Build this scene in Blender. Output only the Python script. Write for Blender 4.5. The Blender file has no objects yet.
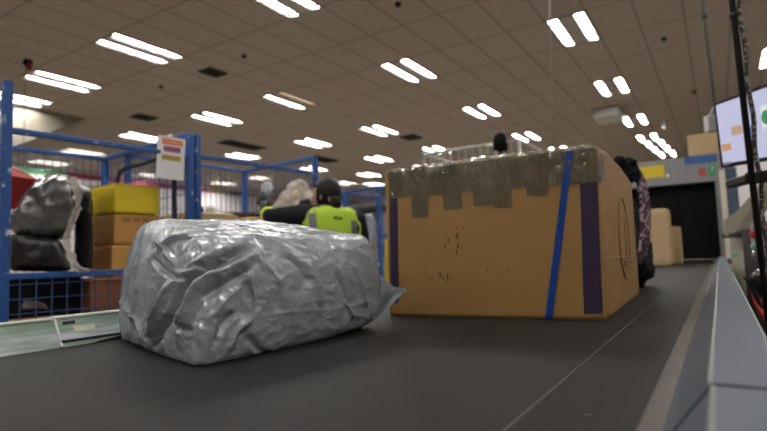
import bpy, bmesh, math, random
import numpy as np
from mathutils import Vector, Matrix, noise
from mathutils.bvhtree import BVHTree

random.seed(7)
PI = math.pi
SC = bpy.context.scene
COL = SC.collection

# ------------------------------------------------------------------ camera
FPX, YAW, PITCH, ROLL = 527.17, .5647, .0800, -.0336
CAMZ = 1.0
_cy, _sy = math.cos(YAW), math.sin(YAW)
FWD = Vector((-_sy * math.cos(PITCH), _cy * math.cos(PITCH), math.sin(PITCH)))
_rt = Vector((_cy, _sy, 0)); _up = _rt.cross(FWD)
RGT = _rt * math.cos(ROLL) + _up * math.sin(ROLL)
UPV = -_rt * math.sin(ROLL) + _up * math.cos(ROLL)
CAM = Vector((0, 0, CAMZ))


def ray(x, y):
    return FWD + RGT * ((x - 383.5) / FPX) + UPV * ((215.5 - y) / FPX)


def atd(x, y, d): return CAM + ray(x, y) * d                 # point at depth d
def atz(x, y, z):
    r = ray(x, y); return CAM + r * ((z - CAMZ) / r.z)
def aty(x, y, Y):
    r = ray(x, y); return CAM + r * (Y / r.y)
def atx(x, y, X):
    r = ray(x, y); return CAM + r * (X / r.x)
def atp(x, y, p, n):
    r = ray(x, y); return CAM + r * ((p - CAM).dot(n) / r.dot(n))


cd = bpy.data.cameras.new('camera'); cam = bpy.data.objects.new('camera', cd); COL.objects.link(cam)
cd.sensor_width = 36; cd.lens = FPX / 767 * 36; cd.clip_start = .02; cd.clip_end = 100
cam.matrix_world = Matrix(((RGT.x, UPV.x, -FWD.x, 0), (RGT.y, UPV.y, -FWD.y, 0), (RGT.z, UPV.z, -FWD.z, CAMZ), (0, 0, 0, 1)))
cd.dof.use_dof = True; cd.dof.focus_distance = 1.12; cd.dof.aperture_fstop = 3.2
SC.camera = cam
SC.view_settings.view_transform = 'Standard'; SC.view_settings.look = 'None'
SC.view_settings.exposure = -0.30; SC.view_settings.gamma = 1
w = bpy.data.worlds.new('world'); SC.world = w; w.use_nodes = True
w.node_tree.nodes['Background'].inputs[0].default_value = (.02, .02, .02, 1)

# --------------------------------------------------------------- materials
def mat(name, col, rough=.6, metal=0, var=.12, scale=6, bump=0, bscale=40, spec=.5, alpha=1, emit=None, estr=0, coords='Object', stretch=(1, 1, 1), coat=0, col2=None, thr=None):
    m = bpy.data.materials.new(name); m.use_nodes = True
    nt = m.node_tree; N, L = nt.nodes, nt.links
    b = N['Principled BSDF']
    b.inputs['Roughness'].default_value = rough; b.inputs['Metallic'].default_value = metal
    b.inputs['Specular IOR Level'].default_value = spec; b.inputs['Alpha'].default_value = alpha
    b.inputs['Coat Weight'].default_value = coat
    tc = N.new('ShaderNodeTexCoord'); mp = N.new('ShaderNodeMapping')
    mp.inputs['Scale'].default_value = stretch
    L.new(tc.outputs[coords], mp.inputs['Vector'])
    nz = N.new('ShaderNodeTexNoise'); nz.inputs['Scale'].default_value = scale; nz.inputs['Detail'].default_value = 5
    L.new(mp.outputs[0], nz.inputs['Vector'])
    mx = N.new('ShaderNodeMix'); mx.data_type = 'RGBA'
    c = Vector(col)
    mx.inputs['A'].default_value = (*(c * (1 - var)), 1)
    mx.inputs['B'].default_value = (*(col2 if col2 else c * (1 + var)), 1)
    if thr:
        rp = N.new('ShaderNodeMapRange'); rp.inputs['From Min'].default_value = thr[0]; rp.inputs['From Max'].default_value = thr[1]
        L.new(nz.outputs[0], rp.inputs['Value']); L.new(rp.outputs[0], mx.inputs['Factor'])
    else:
        L.new(nz.outputs[0], mx.inputs['Factor'])
    L.new(mx.outputs['Result'], b.inputs['Base Color'])
    if bump:
        n2 = N.new('ShaderNodeTexNoise'); n2.inputs['Scale'].default_value = bscale; n2.inputs['Detail'].default_value = 6
        L.new(mp.outputs[0], n2.inputs['Vector'])
        bp = N.new('ShaderNodeBump'); bp.inputs['Strength'].default_value = bump; bp.inputs['Distance'].default_value = .01
        L.new(n2.outputs[0], bp.inputs['Height']); L.new(bp.outputs[0], b.inputs['Normal'])
    if emit:
        b.inputs['Emission Color'].default_value = (*emit, 1); b.inputs['Emission Strength'].default_value = estr
    return m


M = {}
M['belt'] = mat('belt_rubber', (.0105, .0092, .0088), .58, var=.25, scale=5, bump=.08, bscale=600, stretch=(3, .35, 1), spec=.17)
M['seam'] = mat('belt_seam', (.065, .062, .06), .6)
M['crack'] = mat('belt_crack', (.008, .008, .008), .8)
M['worn'] = mat('worn_steel', (.045, .032, .024), .40, .0, var=.45, scale=9, bump=.12, bscale=14, stretch=(3, 1, 1), spec=.22)
M['guard'] = mat('guard_blue_grey', (.100, .118, .150), .38, .3, var=.16, scale=5, bump=.05, bscale=20)
M['guard_edge'] = mat('guard_edge_worn', (.24, .27, .25), .4, .2, var=.25, scale=12)
M['rail'] = mat('rail_green_sheen', (.32, .43, .335), .16, .2, var=.15, scale=4, stretch=(1, 1.2, 14), col2=(.58, .63, .68), thr=(.42, .6))  # pale streaks put the guard's glossy reflections into its colour
M['rail_lip'] = mat('rail_lip', (.62, .64, .60), .35, .2)
M['sticker'] = mat('faded_sticker', (.55, .56, .42), .5, var=.3, scale=60)
M['steel_dark'] = mat('dark_steel', (.06, .06, .065), .5, .4)
M['poly'] = mat('grey_polythene', (.28, .305, .335), .19, var=.05, scale=8, bump=.30, bscale=30, spec=.6)
M['poly_in'] = mat('polythene_fold_dark', (.03, .03, .035), .5)
M['fixture_panel'] = mat('fixture_panel', (.50, .47, .42), .5)
M['kraft'] = mat('kraft_board', (.365, .208, .072), .6, var=.09, scale=4, bump=.05, bscale=60, stretch=(1, 1, 3), spec=.3)
M['kraft2'] = mat('light_kraft', (.50, .36, .20), .7, var=.08, scale=5, spec=.3)
M['kraft3'] = mat('red_brown_board', (.24, .095, .045), .7, var=.15, scale=5, spec=.3)
M['kraft4'] = mat('orange_board', (.48, .25, .07), .7, var=.1, scale=5, spec=.3)
M['tape'] = mat('clear_tape', (.27, .235, .155), .10, var=.4, scale=26, bump=1.0, bscale=34, spec=1, alpha=.70, coat=.7, stretch=(1, 1, .35))
M['purple'] = mat('purple_tape', (.085, .058, .125), .42, var=.12, scale=20)
M['strap'] = mat('blue_strap', (.024, .115, .56), .38, var=.08, scale=30)
M['ink'] = mat('black_ink', (.02, .012, .008), .7)
M['print'] = mat('faint_print', (.22, .135, .06), .7)
M['ceiling_metal'] = mat('fixture_metal', (.50, .49, .46), .16, .95, var=.04)
M['blue'] = mat('blue_paint', (.022, .095, .33), .42, var=.18, scale=9, bump=.06, bscale=30, thr=None)
M['bluechip'] = mat('blue_paint_chipped', (.022, .09, .31), .45, var=.15, scale=17, col2=(.55, .6, .65), thr=(.62, .70))
M['wire'] = mat('blue_wire', (.03, .07, .20), .5)
M['black_plastic'] = mat('black_film', (.010, .010, .011), .28, var=.3, scale=9, bump=.35, bscale=20)
M['grey_film'] = mat('grey_film', (.085, .080, .078), .15, var=.5, scale=9, bump=1.0, bscale=16, spec=1, coat=.8)
M['clear_film'] = mat('clear_film', (.70, .64, .58), .15, var=.3, scale=9, bump=.9, bscale=14, alpha=.55, spec=.7)
M['yellow'] = mat('yellow_board', (.80, .60, .02), .5, var=.05, scale=5)
M['red'] = mat('red_board', (.30, .018, .02), .45, var=.1)
M['gold'] = mat('pale_gold_label', (.62, .46, .22), .5)
M['paper'] = mat('white_paper', (.78, .77, .78), .6, var=.03)
M['orange_ink'] = mat('orange_red_ink', (.72, .16, .07), .6, var=.2, scale=60)
M['purple_ink'] = mat('purple_ink', (.24, .09, .20), .6, var=.2, scale=60)
M['olive_ink'] = mat('olive_orange_ink', (.40, .36, .12), .6, var=.3, scale=60)
M['red_ink'] = mat('red_ink', (.35, .03, .03), .6)
M['skin'] = mat('skin', (.50, .28, .19), .5, var=.05)
M['hair'] = mat('black_hair', (.006, .005, .005), .5, var=.3, scale=60, bump=.4, bscale=90, stretch=(1, 1, .2), spec=.2)
M['vest'] = mat('hi_vis_yellow', (.70, .95, .085), .6, var=.06, scale=8, bump=.15, bscale=14, emit=None)
M['reflect'] = mat('reflective_grey', (.34, .33, .34), .35, .2)
M['black_cloth'] = mat('black_cloth', (.009, .009, .012), .85, bump=.2, bscale=60, spec=.2)
M['dark_cloth'] = mat('dark_navy_cloth', (.02, .022, .03), .85, spec=.2)
M['glove'] = mat('dark_grey_glove', (.045, .047, .052), .7, bump=.3, bscale=80)
M['boot'] = mat('black_boot', (.012, .011, .010), .5)
M['grey_wall'] = mat('tunnel_grey', (.245, .245, .255), .5, .1, var=.06)
M['black'] = mat('black_rubber', (.005, .005, .005), .85, spec=.15)
M['pale_contents'] = mat('pale_contents', (.72, .60, .48), .6, var=.15, scale=7)
M['hood'] = mat('black_hood', (.003, .003, .003), .8, spec=.15)
M['matt_black'] = mat('matt_black', (.008, .008, .009), .55, spec=.3)
M['yellow_label'] = mat('yellow_label', (.70, .52, .02), .5)
M['blue_stripe'] = mat('blue_stripe', (.03, .09, .28), .5)
M['green_sign'] = mat('green_sign', (.02, .30, .13), .5)
M['red_sign'] = mat('red_sign', (.42, .06, .03), .5)
M['white'] = mat('white_plastic', (.72, .72, .72), .4)
M['grey_plastic'] = mat('grey_plastic', (.30, .30, .30), .5)
M['steel'] = mat('galvanised', (.58, .58, .55), .38, .25, var=.2, scale=20)
M['bag'] = mat('black_nylon', (.006, .006, .008), .8, var=.4, scale=40, bump=.5, bscale=60, spec=.2)
M['beige'] = mat('beige_machine', (.42, .38, .30), .5, var=.08)
M['slate'] = mat('slate_blue', (.045, .075, .13), .5)
M['cream'] = mat('cream_wall', (.66, .60, .50), .8, var=.05, scale=1)
M['redplast'] = mat('red_plastic', (.62, .025, .02), .35)
M['greenplast'] = mat('green_plastic', (.10, .42, .25), .4)
M['chrome'] = mat('chrome', (.55, .55, .56), .2, .9)
M['glass_dark'] = mat('dark_glass', (.02, .02, .022), .08, spec=.8)
M['vent'] = mat('vent_dark', (.022, .019, .017), .8)
M['pinkbag'] = mat('pink_grey_bag', (.40, .30, .30), .4, var=.3, scale=9, bump=.5, bscale=14)
M['whitebag'] = mat('white_blue_bag', (.52, .56, .66), .35, var=.25, scale=9, bump=.5, bscale=14)
M['tube'] = mat('fluorescent_tube', (.9, .9, .88), .4, emit=(1.0, .98, .945), estr=125)
M['tube_off'] = mat('aged_tube', (.8, .7, .5), .4, emit=(1.0, .74, .42), estr=1.6)
M['screen'] = mat('lit_screen', (.05, .05, .05), .3, emit=(.60, .62, .86), estr=.95, var=0)
M['icon_orange'] = mat('screen_orange', (.05, .05, .05), .3, emit=(.80, .36, .14), estr=.8, var=0)
M['icon_tan'] = mat('screen_tan', (.05, .05, .05), .3, emit=(.66, .42, .26), estr=.8, var=0)
M['icon_blue'] = mat('screen_blue', (.05, .05, .05), .3, emit=(.16, .19, .72), estr=.8, var=0)
M['icon_green'] = mat('screen_green', (.05, .05, .05), .3, emit=(.03, .34, .12), estr=.8, var=0)
M['icon_white'] = mat('screen_white', (.05, .05, .05), .3, emit=(.85, .9, .9), estr=.95, var=0)
M['icon_bar'] = mat('screen_bar', (.05, .05, .05), .3, emit=(.20, .20, .36), estr=.8, var=0)
M['floor'] = mat('concrete_floor', (.20, .17, .14), .55, var=.2, scale=1.5)
M['wall'] = mat('white_wall', (.74, .71, .72), .8, var=.04, scale=.7)
M['bulkhead'] = mat('cream_panel', (.25, .225, .18), .6, var=.12, scale=1.2, stretch=(1, 6, .2))

# tiled ceiling: thin dark T-bar grid from object coordinates
TA, TB, TX, TY, CEIL = .612, 1.213, -4.497, 5.658, 4.57
def ceiling_mat():
    m = mat('ceiling_tiles', (.51, .448, .378), .9, var=.05, scale=.6, spec=.1)
    nt = m.node_tree; N, L = nt.nodes, nt.links
    b = N['Principled BSDF']; src = b.inputs['Base Color'].links[0].from_socket
    tc = N.new('ShaderNodeTexCoord'); sp = N.new('ShaderNodeSeparateXYZ'); L.new(tc.outputs['Object'], sp.inputs[0])
    outs = []
    for ax, o, s in (('X', TX, TA), ('Y', TY, TB)):
        a = N.new('ShaderNodeMath'); a.operation = 'SUBTRACT'; a.inputs[1].default_value = o - 100 * s
        L.new(sp.outputs[ax], a.inputs[0])
        d = N.new('ShaderNodeMath'); d.operation = 'PINGPONG'; d.inputs[1].default_value = s / 2
        L.new(a.outputs[0], d.inputs[0])
        g = N.new('ShaderNodeMapRange'); g.inputs['From Min'].default_value = .010; g.inputs['From Max'].default_value = .026
        g.inputs['To Min'].default_value = .62; g.inputs['To Max'].default_value = 1
        L.new(d.outputs[0], g.inputs['Value']); outs.append(g)
    mn = N.new('ShaderNodeMath'); mn.operation = 'MINIMUM'
    L.new(outs[0].outputs[0], mn.inputs[0]); L.new(outs[1].outputs[0], mn.inputs[1])
    vm = N.new('ShaderNodeVectorMath'); vm.operation = 'SCALE'
    L.new(src, vm.inputs[0]); L.new(mn.outputs[0], vm.inputs['Scale']); L.new(vm.outputs[0], b.inputs['Base Color'])
    return m
M['ceiling'] = ceiling_mat()

# ----------------------------------------------------------------- helpers
def tag(o, label=None, cat=None, group=None, kind=None):
    if label: o['label'] = label
    if cat: o['category'] = cat
    if group: o['group'] = group
    if kind: o['kind'] = kind
    return o


def thing(name, label, cat, loc=(0, 0, 0), rz=0, group=None):
    o = bpy.data.objects.new(name, None); COL.objects.link(o); o.empty_display_size = .1
    o.location = loc; o.rotation_euler = (0, 0, rz)
    return tag(o, label, cat, group)


def root(o):
    while o.parent: o = o.parent
    return o


class MB:
    """collects shapes (in world coordinates) and links them as ONE mesh object"""
    def __init__(s): s.bm = bmesh.new()

    def _merge(s, b2):
        me = bpy.data.meshes.new('t'); b2.to_mesh(me); b2.free(); s.bm.from_mesh(me); bpy.data.meshes.remove(me)
        return s

    def box(s, c, size, rot=None, bevel=0, seg=2):
        b = bmesh.new(); bmesh.ops.create_cube(b, size=1)
        bmesh.ops.scale(b, vec=size, verts=b.verts)
        if bevel: bmesh.ops.bevel(b, geom=b.edges[:], offset=bevel, segments=seg, affect='EDGES', profile=.5)
        if rot is not None: bmesh.ops.rotate(b, cent=(0, 0, 0), matrix=rot, verts=b.verts)
        bmesh.ops.translate(b, vec=c, verts=b.verts)
        return s._merge(b)

    def bar(s, a, b_, wd, hd=None, bevel=0):
        """square bar from a to b"""
        a, b_ = Vector(a), Vector(b_); d = b_ - a; hd = hd or wd
        z = d.normalized(); x = Vector((0, 0, 1)).cross(z)
        x = x.normalized() if x.length > 1e-4 else Vector((1, 0, 0))
        y = z.cross(x)
        return s.box((a + b_) / 2, (wd, hd, d.length), Matrix((x, y, z)).transposed(), bevel, 1)

    def tube(s, pts, r, n=8, cap=True):
        pts = [Vector(p) for p in pts]; rs = r if isinstance(r, (list, tuple)) else [r] * len(pts)
        b = s.bm; rings = []; prev = None
        for i, p in enumerate(pts):
            d = (pts[min(i + 1, len(pts) - 1)] - pts[max(i - 1, 0)]).normalized()
            if prev is None:
                x = d.orthogonal().normalized()
            else:
                x = (prev - d * prev.dot(d)).normalized()
            prev = x; y = d.cross(x)
            rings.append([b.verts.new(p + (x * math.cos(2 * PI * k / n) + y * math.sin(2 * PI * k / n)) * rs[i]) for k in range(n)])
        for i in range(len(rings) - 1):
            for k in range(n):
                b.faces.new((rings[i][k], rings[i][(k + 1) % n], rings[i + 1][(k + 1) % n], rings[i + 1][k]))
        if cap:
            b.faces.new(rings[0][::-1]); b.faces.new(rings[-1])
        return s

    def lathe(s, c, prof, n=20, axis=None):
        """prof: (radius, height) list around axis"""
        z = Vector(axis or (0, 0, 1)).normalized(); x = z.orthogonal().normalized(); y = z.cross(x); c = Vector(c)
        b = s.bm; rings = [[b.verts.new(c + z * h + (x * math.cos(2 * PI * k / n) + y * math.sin(2 * PI * k / n)) * max(r, 1e-4)) for k in range(n)] for r, h in prof]
        for i in range(len(rings) - 1):
            for k in range(n):
                b.faces.new((rings[i][k], rings[i][(k + 1) % n], rings[i + 1][(k + 1) % n], rings[i + 1][k]))
        b.faces.new(rings[0][::-1]); b.faces.new(rings[-1])
        return s

    def prism(s, poly, vec):
        b = s.bm; vec = Vector(vec)
        a = [b.verts.new(Vector(p)) for p in poly]; c = [b.verts.new(Vector(p) + vec) for p in poly]
        n = len(a)
        b.faces.new(a); b.faces.new(c[::-1])
        for i in range(n): b.faces.new((a[i], c[i], c[(i + 1) % n], a[(i + 1) % n]))
        return s

    def quad(s, p):
        s.bm.faces.new([s.bm.verts.new(Vector(q)) for q in p]); return s

    def ball(s, c, r, seg=16, scale=(1, 1, 1), rot=None):
        b = bmesh.new(); bmesh.ops.create_uvsphere(b, u_segments=seg, v_segments=seg // 2 + 2, radius=1)
        bmesh.ops.scale(b, vec=[r * k for k in scale], verts=b.verts)
        if rot is not None: bmesh.ops.rotate(b, cent=(0, 0, 0), matrix=rot, verts=b.verts)
        bmesh.ops.translate(b, vec=c, verts=b.verts)
        return s._merge(b)

    def mesh(s, vs, fs):
        v = [s.bm.verts.new(p) for p in vs]
        for f in fs:
            try: s.bm.faces.new([v[i] for i in f])
            except ValueError: pass
        return s

    def build(s, name, m, parent=None, base=None, smooth=False, kind=None):
        bm = s.bm
        bmesh.ops.recalc_face_normals(bm, faces=bm.faces[:])
        me = bpy.data.meshes.new(name)
        o = bpy.data.objects.new(name, me); COL.objects.link(o)
        if parent is not None:
            rt = root(parent); mt = Matrix.LocRotScale(rt.location, rt.rotation_euler, None).inverted()
            bmesh.ops.transform(bm, matrix=mt, verts=bm.verts)
            o.parent = parent
        elif base is not None:
            bmesh.ops.translate(bm, vec=-Vector(base), verts=bm.verts); o.location = base
        bm.to_mesh(me); bm.free()
        if smooth:
            for p in me.polygons: p.use_smooth = True
        me.materials.append(M[m] if isinstance(m, str) else m)
        if kind: o['kind'] = kind
        return o


def struct(name, mb, m, base=None):
    return mb.build(name, m, base=base, kind='structure')


def copy_thing(o, loc):
    r = o.copy(); COL.objects.link(r); r.location = loc
    for ch in list(o.children):
        c = ch.copy(); COL.objects.link(c); c.parent = r
        for g in list(ch.children):
            d = g.copy(); COL.objects.link(d); d.parent = c
    return r


def rot_z(a): return Matrix.Rotation(a, 3, 'Z')


def cube_grid(n, k=6.):
    """surface grid of a cube, rounded to a superellipsoid; returns (verts array, quads)"""
    idx = {}; vs = []; fs = []
    def vid(a):
        if a not in idx: idx[a] = len(vs); vs.append(a)
        return idx[a]
    for ax in range(3):
        for side in (0, n):
            for i in range(n):
                for j in range(n):
                    q = []
                    for di, dj in ((0, 0), (1, 0), (1, 1), (0, 1)):
                        a = [0, 0, 0]; a[ax] = side; a[(ax + 1) % 3] = i + di; a[(ax + 2) % 3] = j + dj
                        q.append(vid(tuple(a)))
                    fs.append(q if side else q[::-1])
    p = np.array(vs, float) / n * 2 - 1
    p /= (np.abs(p) ** k).sum(1, keepdims=True) ** (1 / k)
    return p, fs


def hexa_map(p, c):
    """c[(i,j,k)] corners, i: x- / x+, j: y- / y+, k: z- / z+"""
    t = (p + 1) / 2; out = np.zeros_like(p)
    for (i, j, k), v in c.items():
        wgt = (t[:, 0] if i else 1 - t[:, 0]) * (t[:, 1] if j else 1 - t[:, 1]) * (t[:, 2] if k else 1 - t[:, 2])
        out += wgt[:, None] * np.array(v)[None]
    return out


def vnormals(v, fs):
    f = np.array(fs); n = np.cross(v[f[:, 2]] - v[f[:, 0]], v[f[:, 3]] - v[f[:, 1]])
    out = np.zeros_like(v)
    for k in range(4): np.add.at(out, f[:, k], n)
    return out / (np.linalg.norm(out, axis=1, keepdims=True) + 1e-12)


def crumple(v, nrm, amp, scale, seed=0, ridged=True):
    out = v.copy()
    for i in range(len(v)):
        q = Vector(v[i]) * scale + Vector((seed * 3.1, seed * 1.7, seed))
        a = (noise.ridged_multi_fractal(q, .9, 2.1, 4, .9, 2.) - 1.0) * .5 if ridged else noise.fractal(q, 1., 2., 4)
        out[i] = v[i] + nrm[i] * amp * a
    return out


def lump(corners, n=24, k=4, amp=.02, scale=6, seed=0, zmin=None):
    """a crumpled bag or wrapped bundle from eight corner points"""
    p, fs = cube_grid(n, k); v = hexa_map(p, corners); nr = vnormals(v, fs)
    v = crumple(v, nr, amp, scale, seed)
    if zmin is not None: v[:, 2] = np.maximum(v[:, 2], zmin)
    return MB().mesh([tuple(q) for q in v], fs)


def box_corners(c, size, rz=0, tilt=None):
    R = rot_z(rz) @ (tilt if tilt is not None else Matrix.Identity(3))
    return {(i, j, k): Vector(c) + R @ Vector(((i - .5) * size[0], (j - .5) * size[1], (k - .5) * size[2])) for i in (0, 1) for j in (0, 1) for k in (0, 1)}


# ============================================================ THE SETTING
X0, X1, Y0, Y1 = -19.5, 8.6, -11., 27.
struct('floor', MB().quad([(X0, Y0, 0), (X1, Y0, 0), (X1, Y1, 0), (X0, Y1, 0)]), 'floor')
struct('wall_left', MB().box((X0 - .05, (Y0 + Y1) / 2, CEIL / 2), (.1, Y1 - Y0 + .2, CEIL)), 'wall')
struct('wall_right', MB().box((X1 + .05, (Y0 + Y1) / 2, CEIL / 2), (.1, Y1 - Y0 + .2, CEIL)), 'cream')
struct('wall_back', MB().box(((X0 + X1) / 2, Y1 + .05, CEIL / 2), (X1 - X0, .1, CEIL)), 'cream')
struct('wall_front', MB().box(((X0 + X1) / 2, Y0 - .05, CEIL / 2), (X1 - X0, .1, CEIL)), 'cream')
struct('wall_added', MB().box((3.0, 13.4, 1.5), (5.2, .1, 3.0)), 'wall')  # closer white wall, added to catch light and show bright beside the tunnel
# coloured band along the top of the left wall
i = 1
for a, b, c in ((16, 68, (.025, .15, .055)), (68, 165, (.28, .03, .07)), (165, 208, (.38, .08, .14)), (208, 230, (.42, .33, .07)), (230, 246, (.13, .08, .18)), (246, 300, (.40, .33, .11))):
    ya = atx(a, 168 + (a - 12) * .105, X0).y; yb = atx(b, 168 + (b - 12) * .105, X0).y
    M['band%d' % i] = mat('wall_band_%d' % i, c, .6, var=.04)
    struct('trim_%d' % i, MB().box((X0 + .015, (ya + yb) / 2, 4.33), (.03, abs(yb - ya), .19)), 'band%d' % i); i += 1
# sloping bulkhead that drops from the ceiling at the left (the underside of a stair)
bx = -12.62
poly = [(bx, 6.75, CEIL), (bx, 4.6, 3.30), (bx, 3.0, 2.35), (bx, 3.0, CEIL)]
struct('trim_7', MB().prism(poly, (-2.2, 0, 0)), 'bulkhead')

# ---------------------------------------------------------- ceiling lights
LIGHTS = [  # column, row, label
    (-12.6, -.5, 'white twin-tube ceiling light half hidden behind the tall blue post at the far left'),
    (-9.7, -.45, 'white twin-tube ceiling light above the tall blue post, beside the hanging red hook'),
    (-5.5, -.5, 'white twin-tube ceiling light nearest the camera on the left, above the paper sign'),
    (-.5, -.5, 'white twin-tube ceiling light cut off by the top edge of the photo'),
    (-23.4, 2.6, 'small bright ceiling light glimpsed through mesh above the grey wrapped bundle'),
    (-19.5, 2.5, 'bright ceiling light seen right over the cage rim above the yellow carton'),
    (-14.5, 2.5, 'bright ceiling light just above and left of the hanging paper sign'),
    (-9.5, 2.5, 'bright ceiling light above the dirty dark vent, up right of the paper sign'),
    (-5.5, 2.5, 'ceiling light with one white tube and one dim yellow tube'),
    (-.5, 2.5, 'large bright twin-tube ceiling light above the left end of the big carton'),
    (4.5, 2.5, 'largest twin-tube ceiling light at upper right, beside the thin hanging conduit'),
    (-23.4, 5.6, 'ceiling light low behind the hanging paper sign'),
    (-14.5, 5.5, 'ceiling light directly right of the post that carries the paper sign'),
    (-9.5, 5.5, 'ceiling light above the head of the worker in the hi-vis vest, higher of two'),
    (-5.5, 5.5, 'ceiling light up right of the worker, third behind the dim yellow one'),
    (-.5, 5.5, 'bright twin-tube ceiling light over the middle of the big carton'),
    (4.5, 5.5, 'bright twin-tube ceiling light just behind the white hanging unit, above the carton right side'),
    (9.3, 5.5, 'ceiling light cut off by the right edge, above the lit screen'),
    (-22.9, 8.5, 'faint far ceiling light through mesh beside the pink and yellow wall band'),
    (-19.4, 8.5, 'far ceiling light inside the outline of the second blue cage, beside the pale disc'),
    (-14.4, 8.5, 'far ceiling light just above the worker beside the cage post'),
    (-9.35, 8.45, 'far ceiling light up right of the worker, above the third cage'),
    (-5.5, 8.4, 'far ceiling light above the left end of the silver cage rail'),
    (-.5, 8.5, 'far ceiling light above the right end of the silver cage rail'),
    (4.5, 8.5, 'far twin-tube ceiling light between the white hanging unit and the row of small lights'),
    (-16.6, 11.7, 'tiny far ceiling light right of the worker, lower of the pair'),
    (-13.1, 10.7, 'tiny far ceiling light above the top bar of the third cage'),
    (-8.6, 10.7, 'tiny far ceiling light at the top left corner of the big carton'),
    (-4.7, 10.8, 'tiny far ceiling light seen between the bars of the silver cage'),
    (0.0, 10.9, 'tiny far ceiling light just above the blue strap of the big carton'),
    (4.56, 10.84, 'nearest of four small lights in the close row above the tunnel'),
    (4.72, 11.92, 'second of four small lights in the close row above the tunnel'),
    (4.84, 12.95, 'third of four small lights in the close row above the tunnel'),
    (5.0, 13.98, 'farthest of four small lights in the close row above the tunnel'),
    (-15.4, 12.8, 'tiny farthest ceiling light over the third blue cage'),
    # unseen, added above, right of and behind the camera to brighten near faces
    (4.5, -.5, 'twin-tube ceiling light above the camera, added out of view'),
    (9.5, 2.5, 'twin-tube ceiling light over the near end of the right aisle, added out of view'),
    (9.5, -0.5, 'twin-tube ceiling light over the middle of the right aisle, added out of view'),
    (9.5, -3.5, 'twin-tube ceiling light over the camera side of the right aisle, added out of view'),
    (9.5, -6.5, 'twin-tube ceiling light over the rear end of the right aisle, added out of view'),
    (14.5, 2.5, 'twin-tube ceiling light over the near end of the far right aisle, added out of view'),
    (14.5, -0.5, 'twin-tube ceiling light over the middle of the far right aisle, added out of view'),
    (14.5, -6.5, 'twin-tube ceiling light over the rear end of the far right aisle, added out of view'),
    (4.5, -3.5, 'added twin-tube ceiling light behind the camera, right of the belt'),
    (4.5, -6.5, 'added twin-tube ceiling light far behind the camera, right of the belt'),
    (-.5, -6.5, 'added twin-tube ceiling light far behind the camera over the belt'),
    (-5.5, -6.5, 'added twin-tube ceiling light far behind the camera, left of the belt'),
    (-9.5, -3.5, 'added twin-tube ceiling light behind the camera, second left of the belt'),
    (-.5, -9.5, 'added twin-tube ceiling light farthest behind the camera over the belt'),
    (4.5, -9.5, 'added twin-tube ceiling light farthest behind the camera, right of the belt'),
    (-5.5, -9.5, 'added twin-tube ceiling light farthest behind the camera, left of the belt'),
    (-.5, -3.5, 'added twin-tube ceiling light behind the camera over the belt'),
    (-5.5, -3.5, 'added twin-tube ceiling light behind the camera over the left aisle'),
]
FW, FL, FD = .585, 1.19, .10
proto = thing('ceiling_light', LIGHTS[0][2], 'ceiling light', (0, 0, 0))
mb = MB()
mb.box((-FW / 2 + .006, 0, FD / 2), (.012, FL, FD)).box((FW / 2 - .006, 0, FD / 2), (.012, FL, FD))
mb.box((0, -FL / 2 + .006, FD / 2), (FW, .012, FD)).box((0, FL / 2 - .006, FD / 2), (FW, .012, FD)).box((0, 0, FD - .005), (FW, FL, .01))
hs = mb.build('housing', 'ceiling_metal', proto)
MB().box((0, 0, .006), (.24, FL - .03, .008)).build('centre_panel', 'fixture_panel', hs)
for sx in (-1, 1):
    MB().box((sx * (FW / 2 - .015), 0, .006), (.016, FL - .03, .008)).build('edge_panel', 'fixture_panel', hs)
    x = sx * .195
    r_ = MB()                                       # angled reflector wings of each trough
    for q in (-1, 1):
        r_.quad([(x + q * .064, -FL / 2 + .02, .012), (x + q * .064, FL / 2 - .02, .012), (x + q * .035, FL / 2 - .02, .088), (x + q * .035, -FL / 2 + .02, .088)])
    r_.build('reflector', 'ceiling_metal', hs)
    for sy in (-1, 1):
        MB().lathe((x, sy * (FL / 2 - .045), .045), [(.024, 0), (.024, .03)], 10, (0, sy, 0)).build('tube_holder', 'fixture_panel', hs)
    MB().tube([(x, -FL / 2 + .045, .045), (x, FL / 2 - .045, .045)], .026, 8).build('tube', 'tube', proto, smooth=True)
holes = []
for i, (c, r, lab) in enumerate(LIGHTS):
    loc = (TX + c * TA, TY + r * TB, CEIL - .012)
    if i == 0:
        o = proto; o.location = loc
    else:
        o = copy_thing(proto, loc)
    o['label'] = lab; o['group'] = 'twin-tube ceiling lights'
    holes.append((loc[0] - FW / 2, loc[0] + FW / 2, loc[1] - FL / 2, loc[1] + FL / 2))
    if (c, r) == (-5.5, 2.5):                       # one aged tube
        for ch in o.children:
            if ch.name.startswith('tube') and ch.data.vertices[0].co.x > 0:
                ch.data = ch.data.copy(); ch.data.materials[0] = M['tube_off']; ch['label'] = 'dim yellow aged tube'
xs = sorted({X0, X1, *[h[0] for h in holes], *[h[1] for h in holes]}); ys = sorted({Y0, Y1, *[h[2] for h in holes], *[h[3] for h in holes]})
mb = MB(); vv = {}
def cv(i, j):
    if (i, j) not in vv: vv[(i, j)] = mb.bm.verts.new((xs[i], ys[j], CEIL))
    return vv[(i, j)]
for i in range(len(xs) - 1):
    for j in range(len(ys) - 1):
        cx, cyy = (xs[i] + xs[i + 1]) / 2, (ys[j] + ys[j + 1]) / 2
        if any(h[0] < cx < h[1] and h[2] < cyy < h[3] for h in holes): continue
        mb.bm.faces.new((cv(i, j), cv(i, j + 1), cv(i + 1, j + 1), cv(i + 1, j)))
struct('ceiling', mb, 'ceiling')

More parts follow.
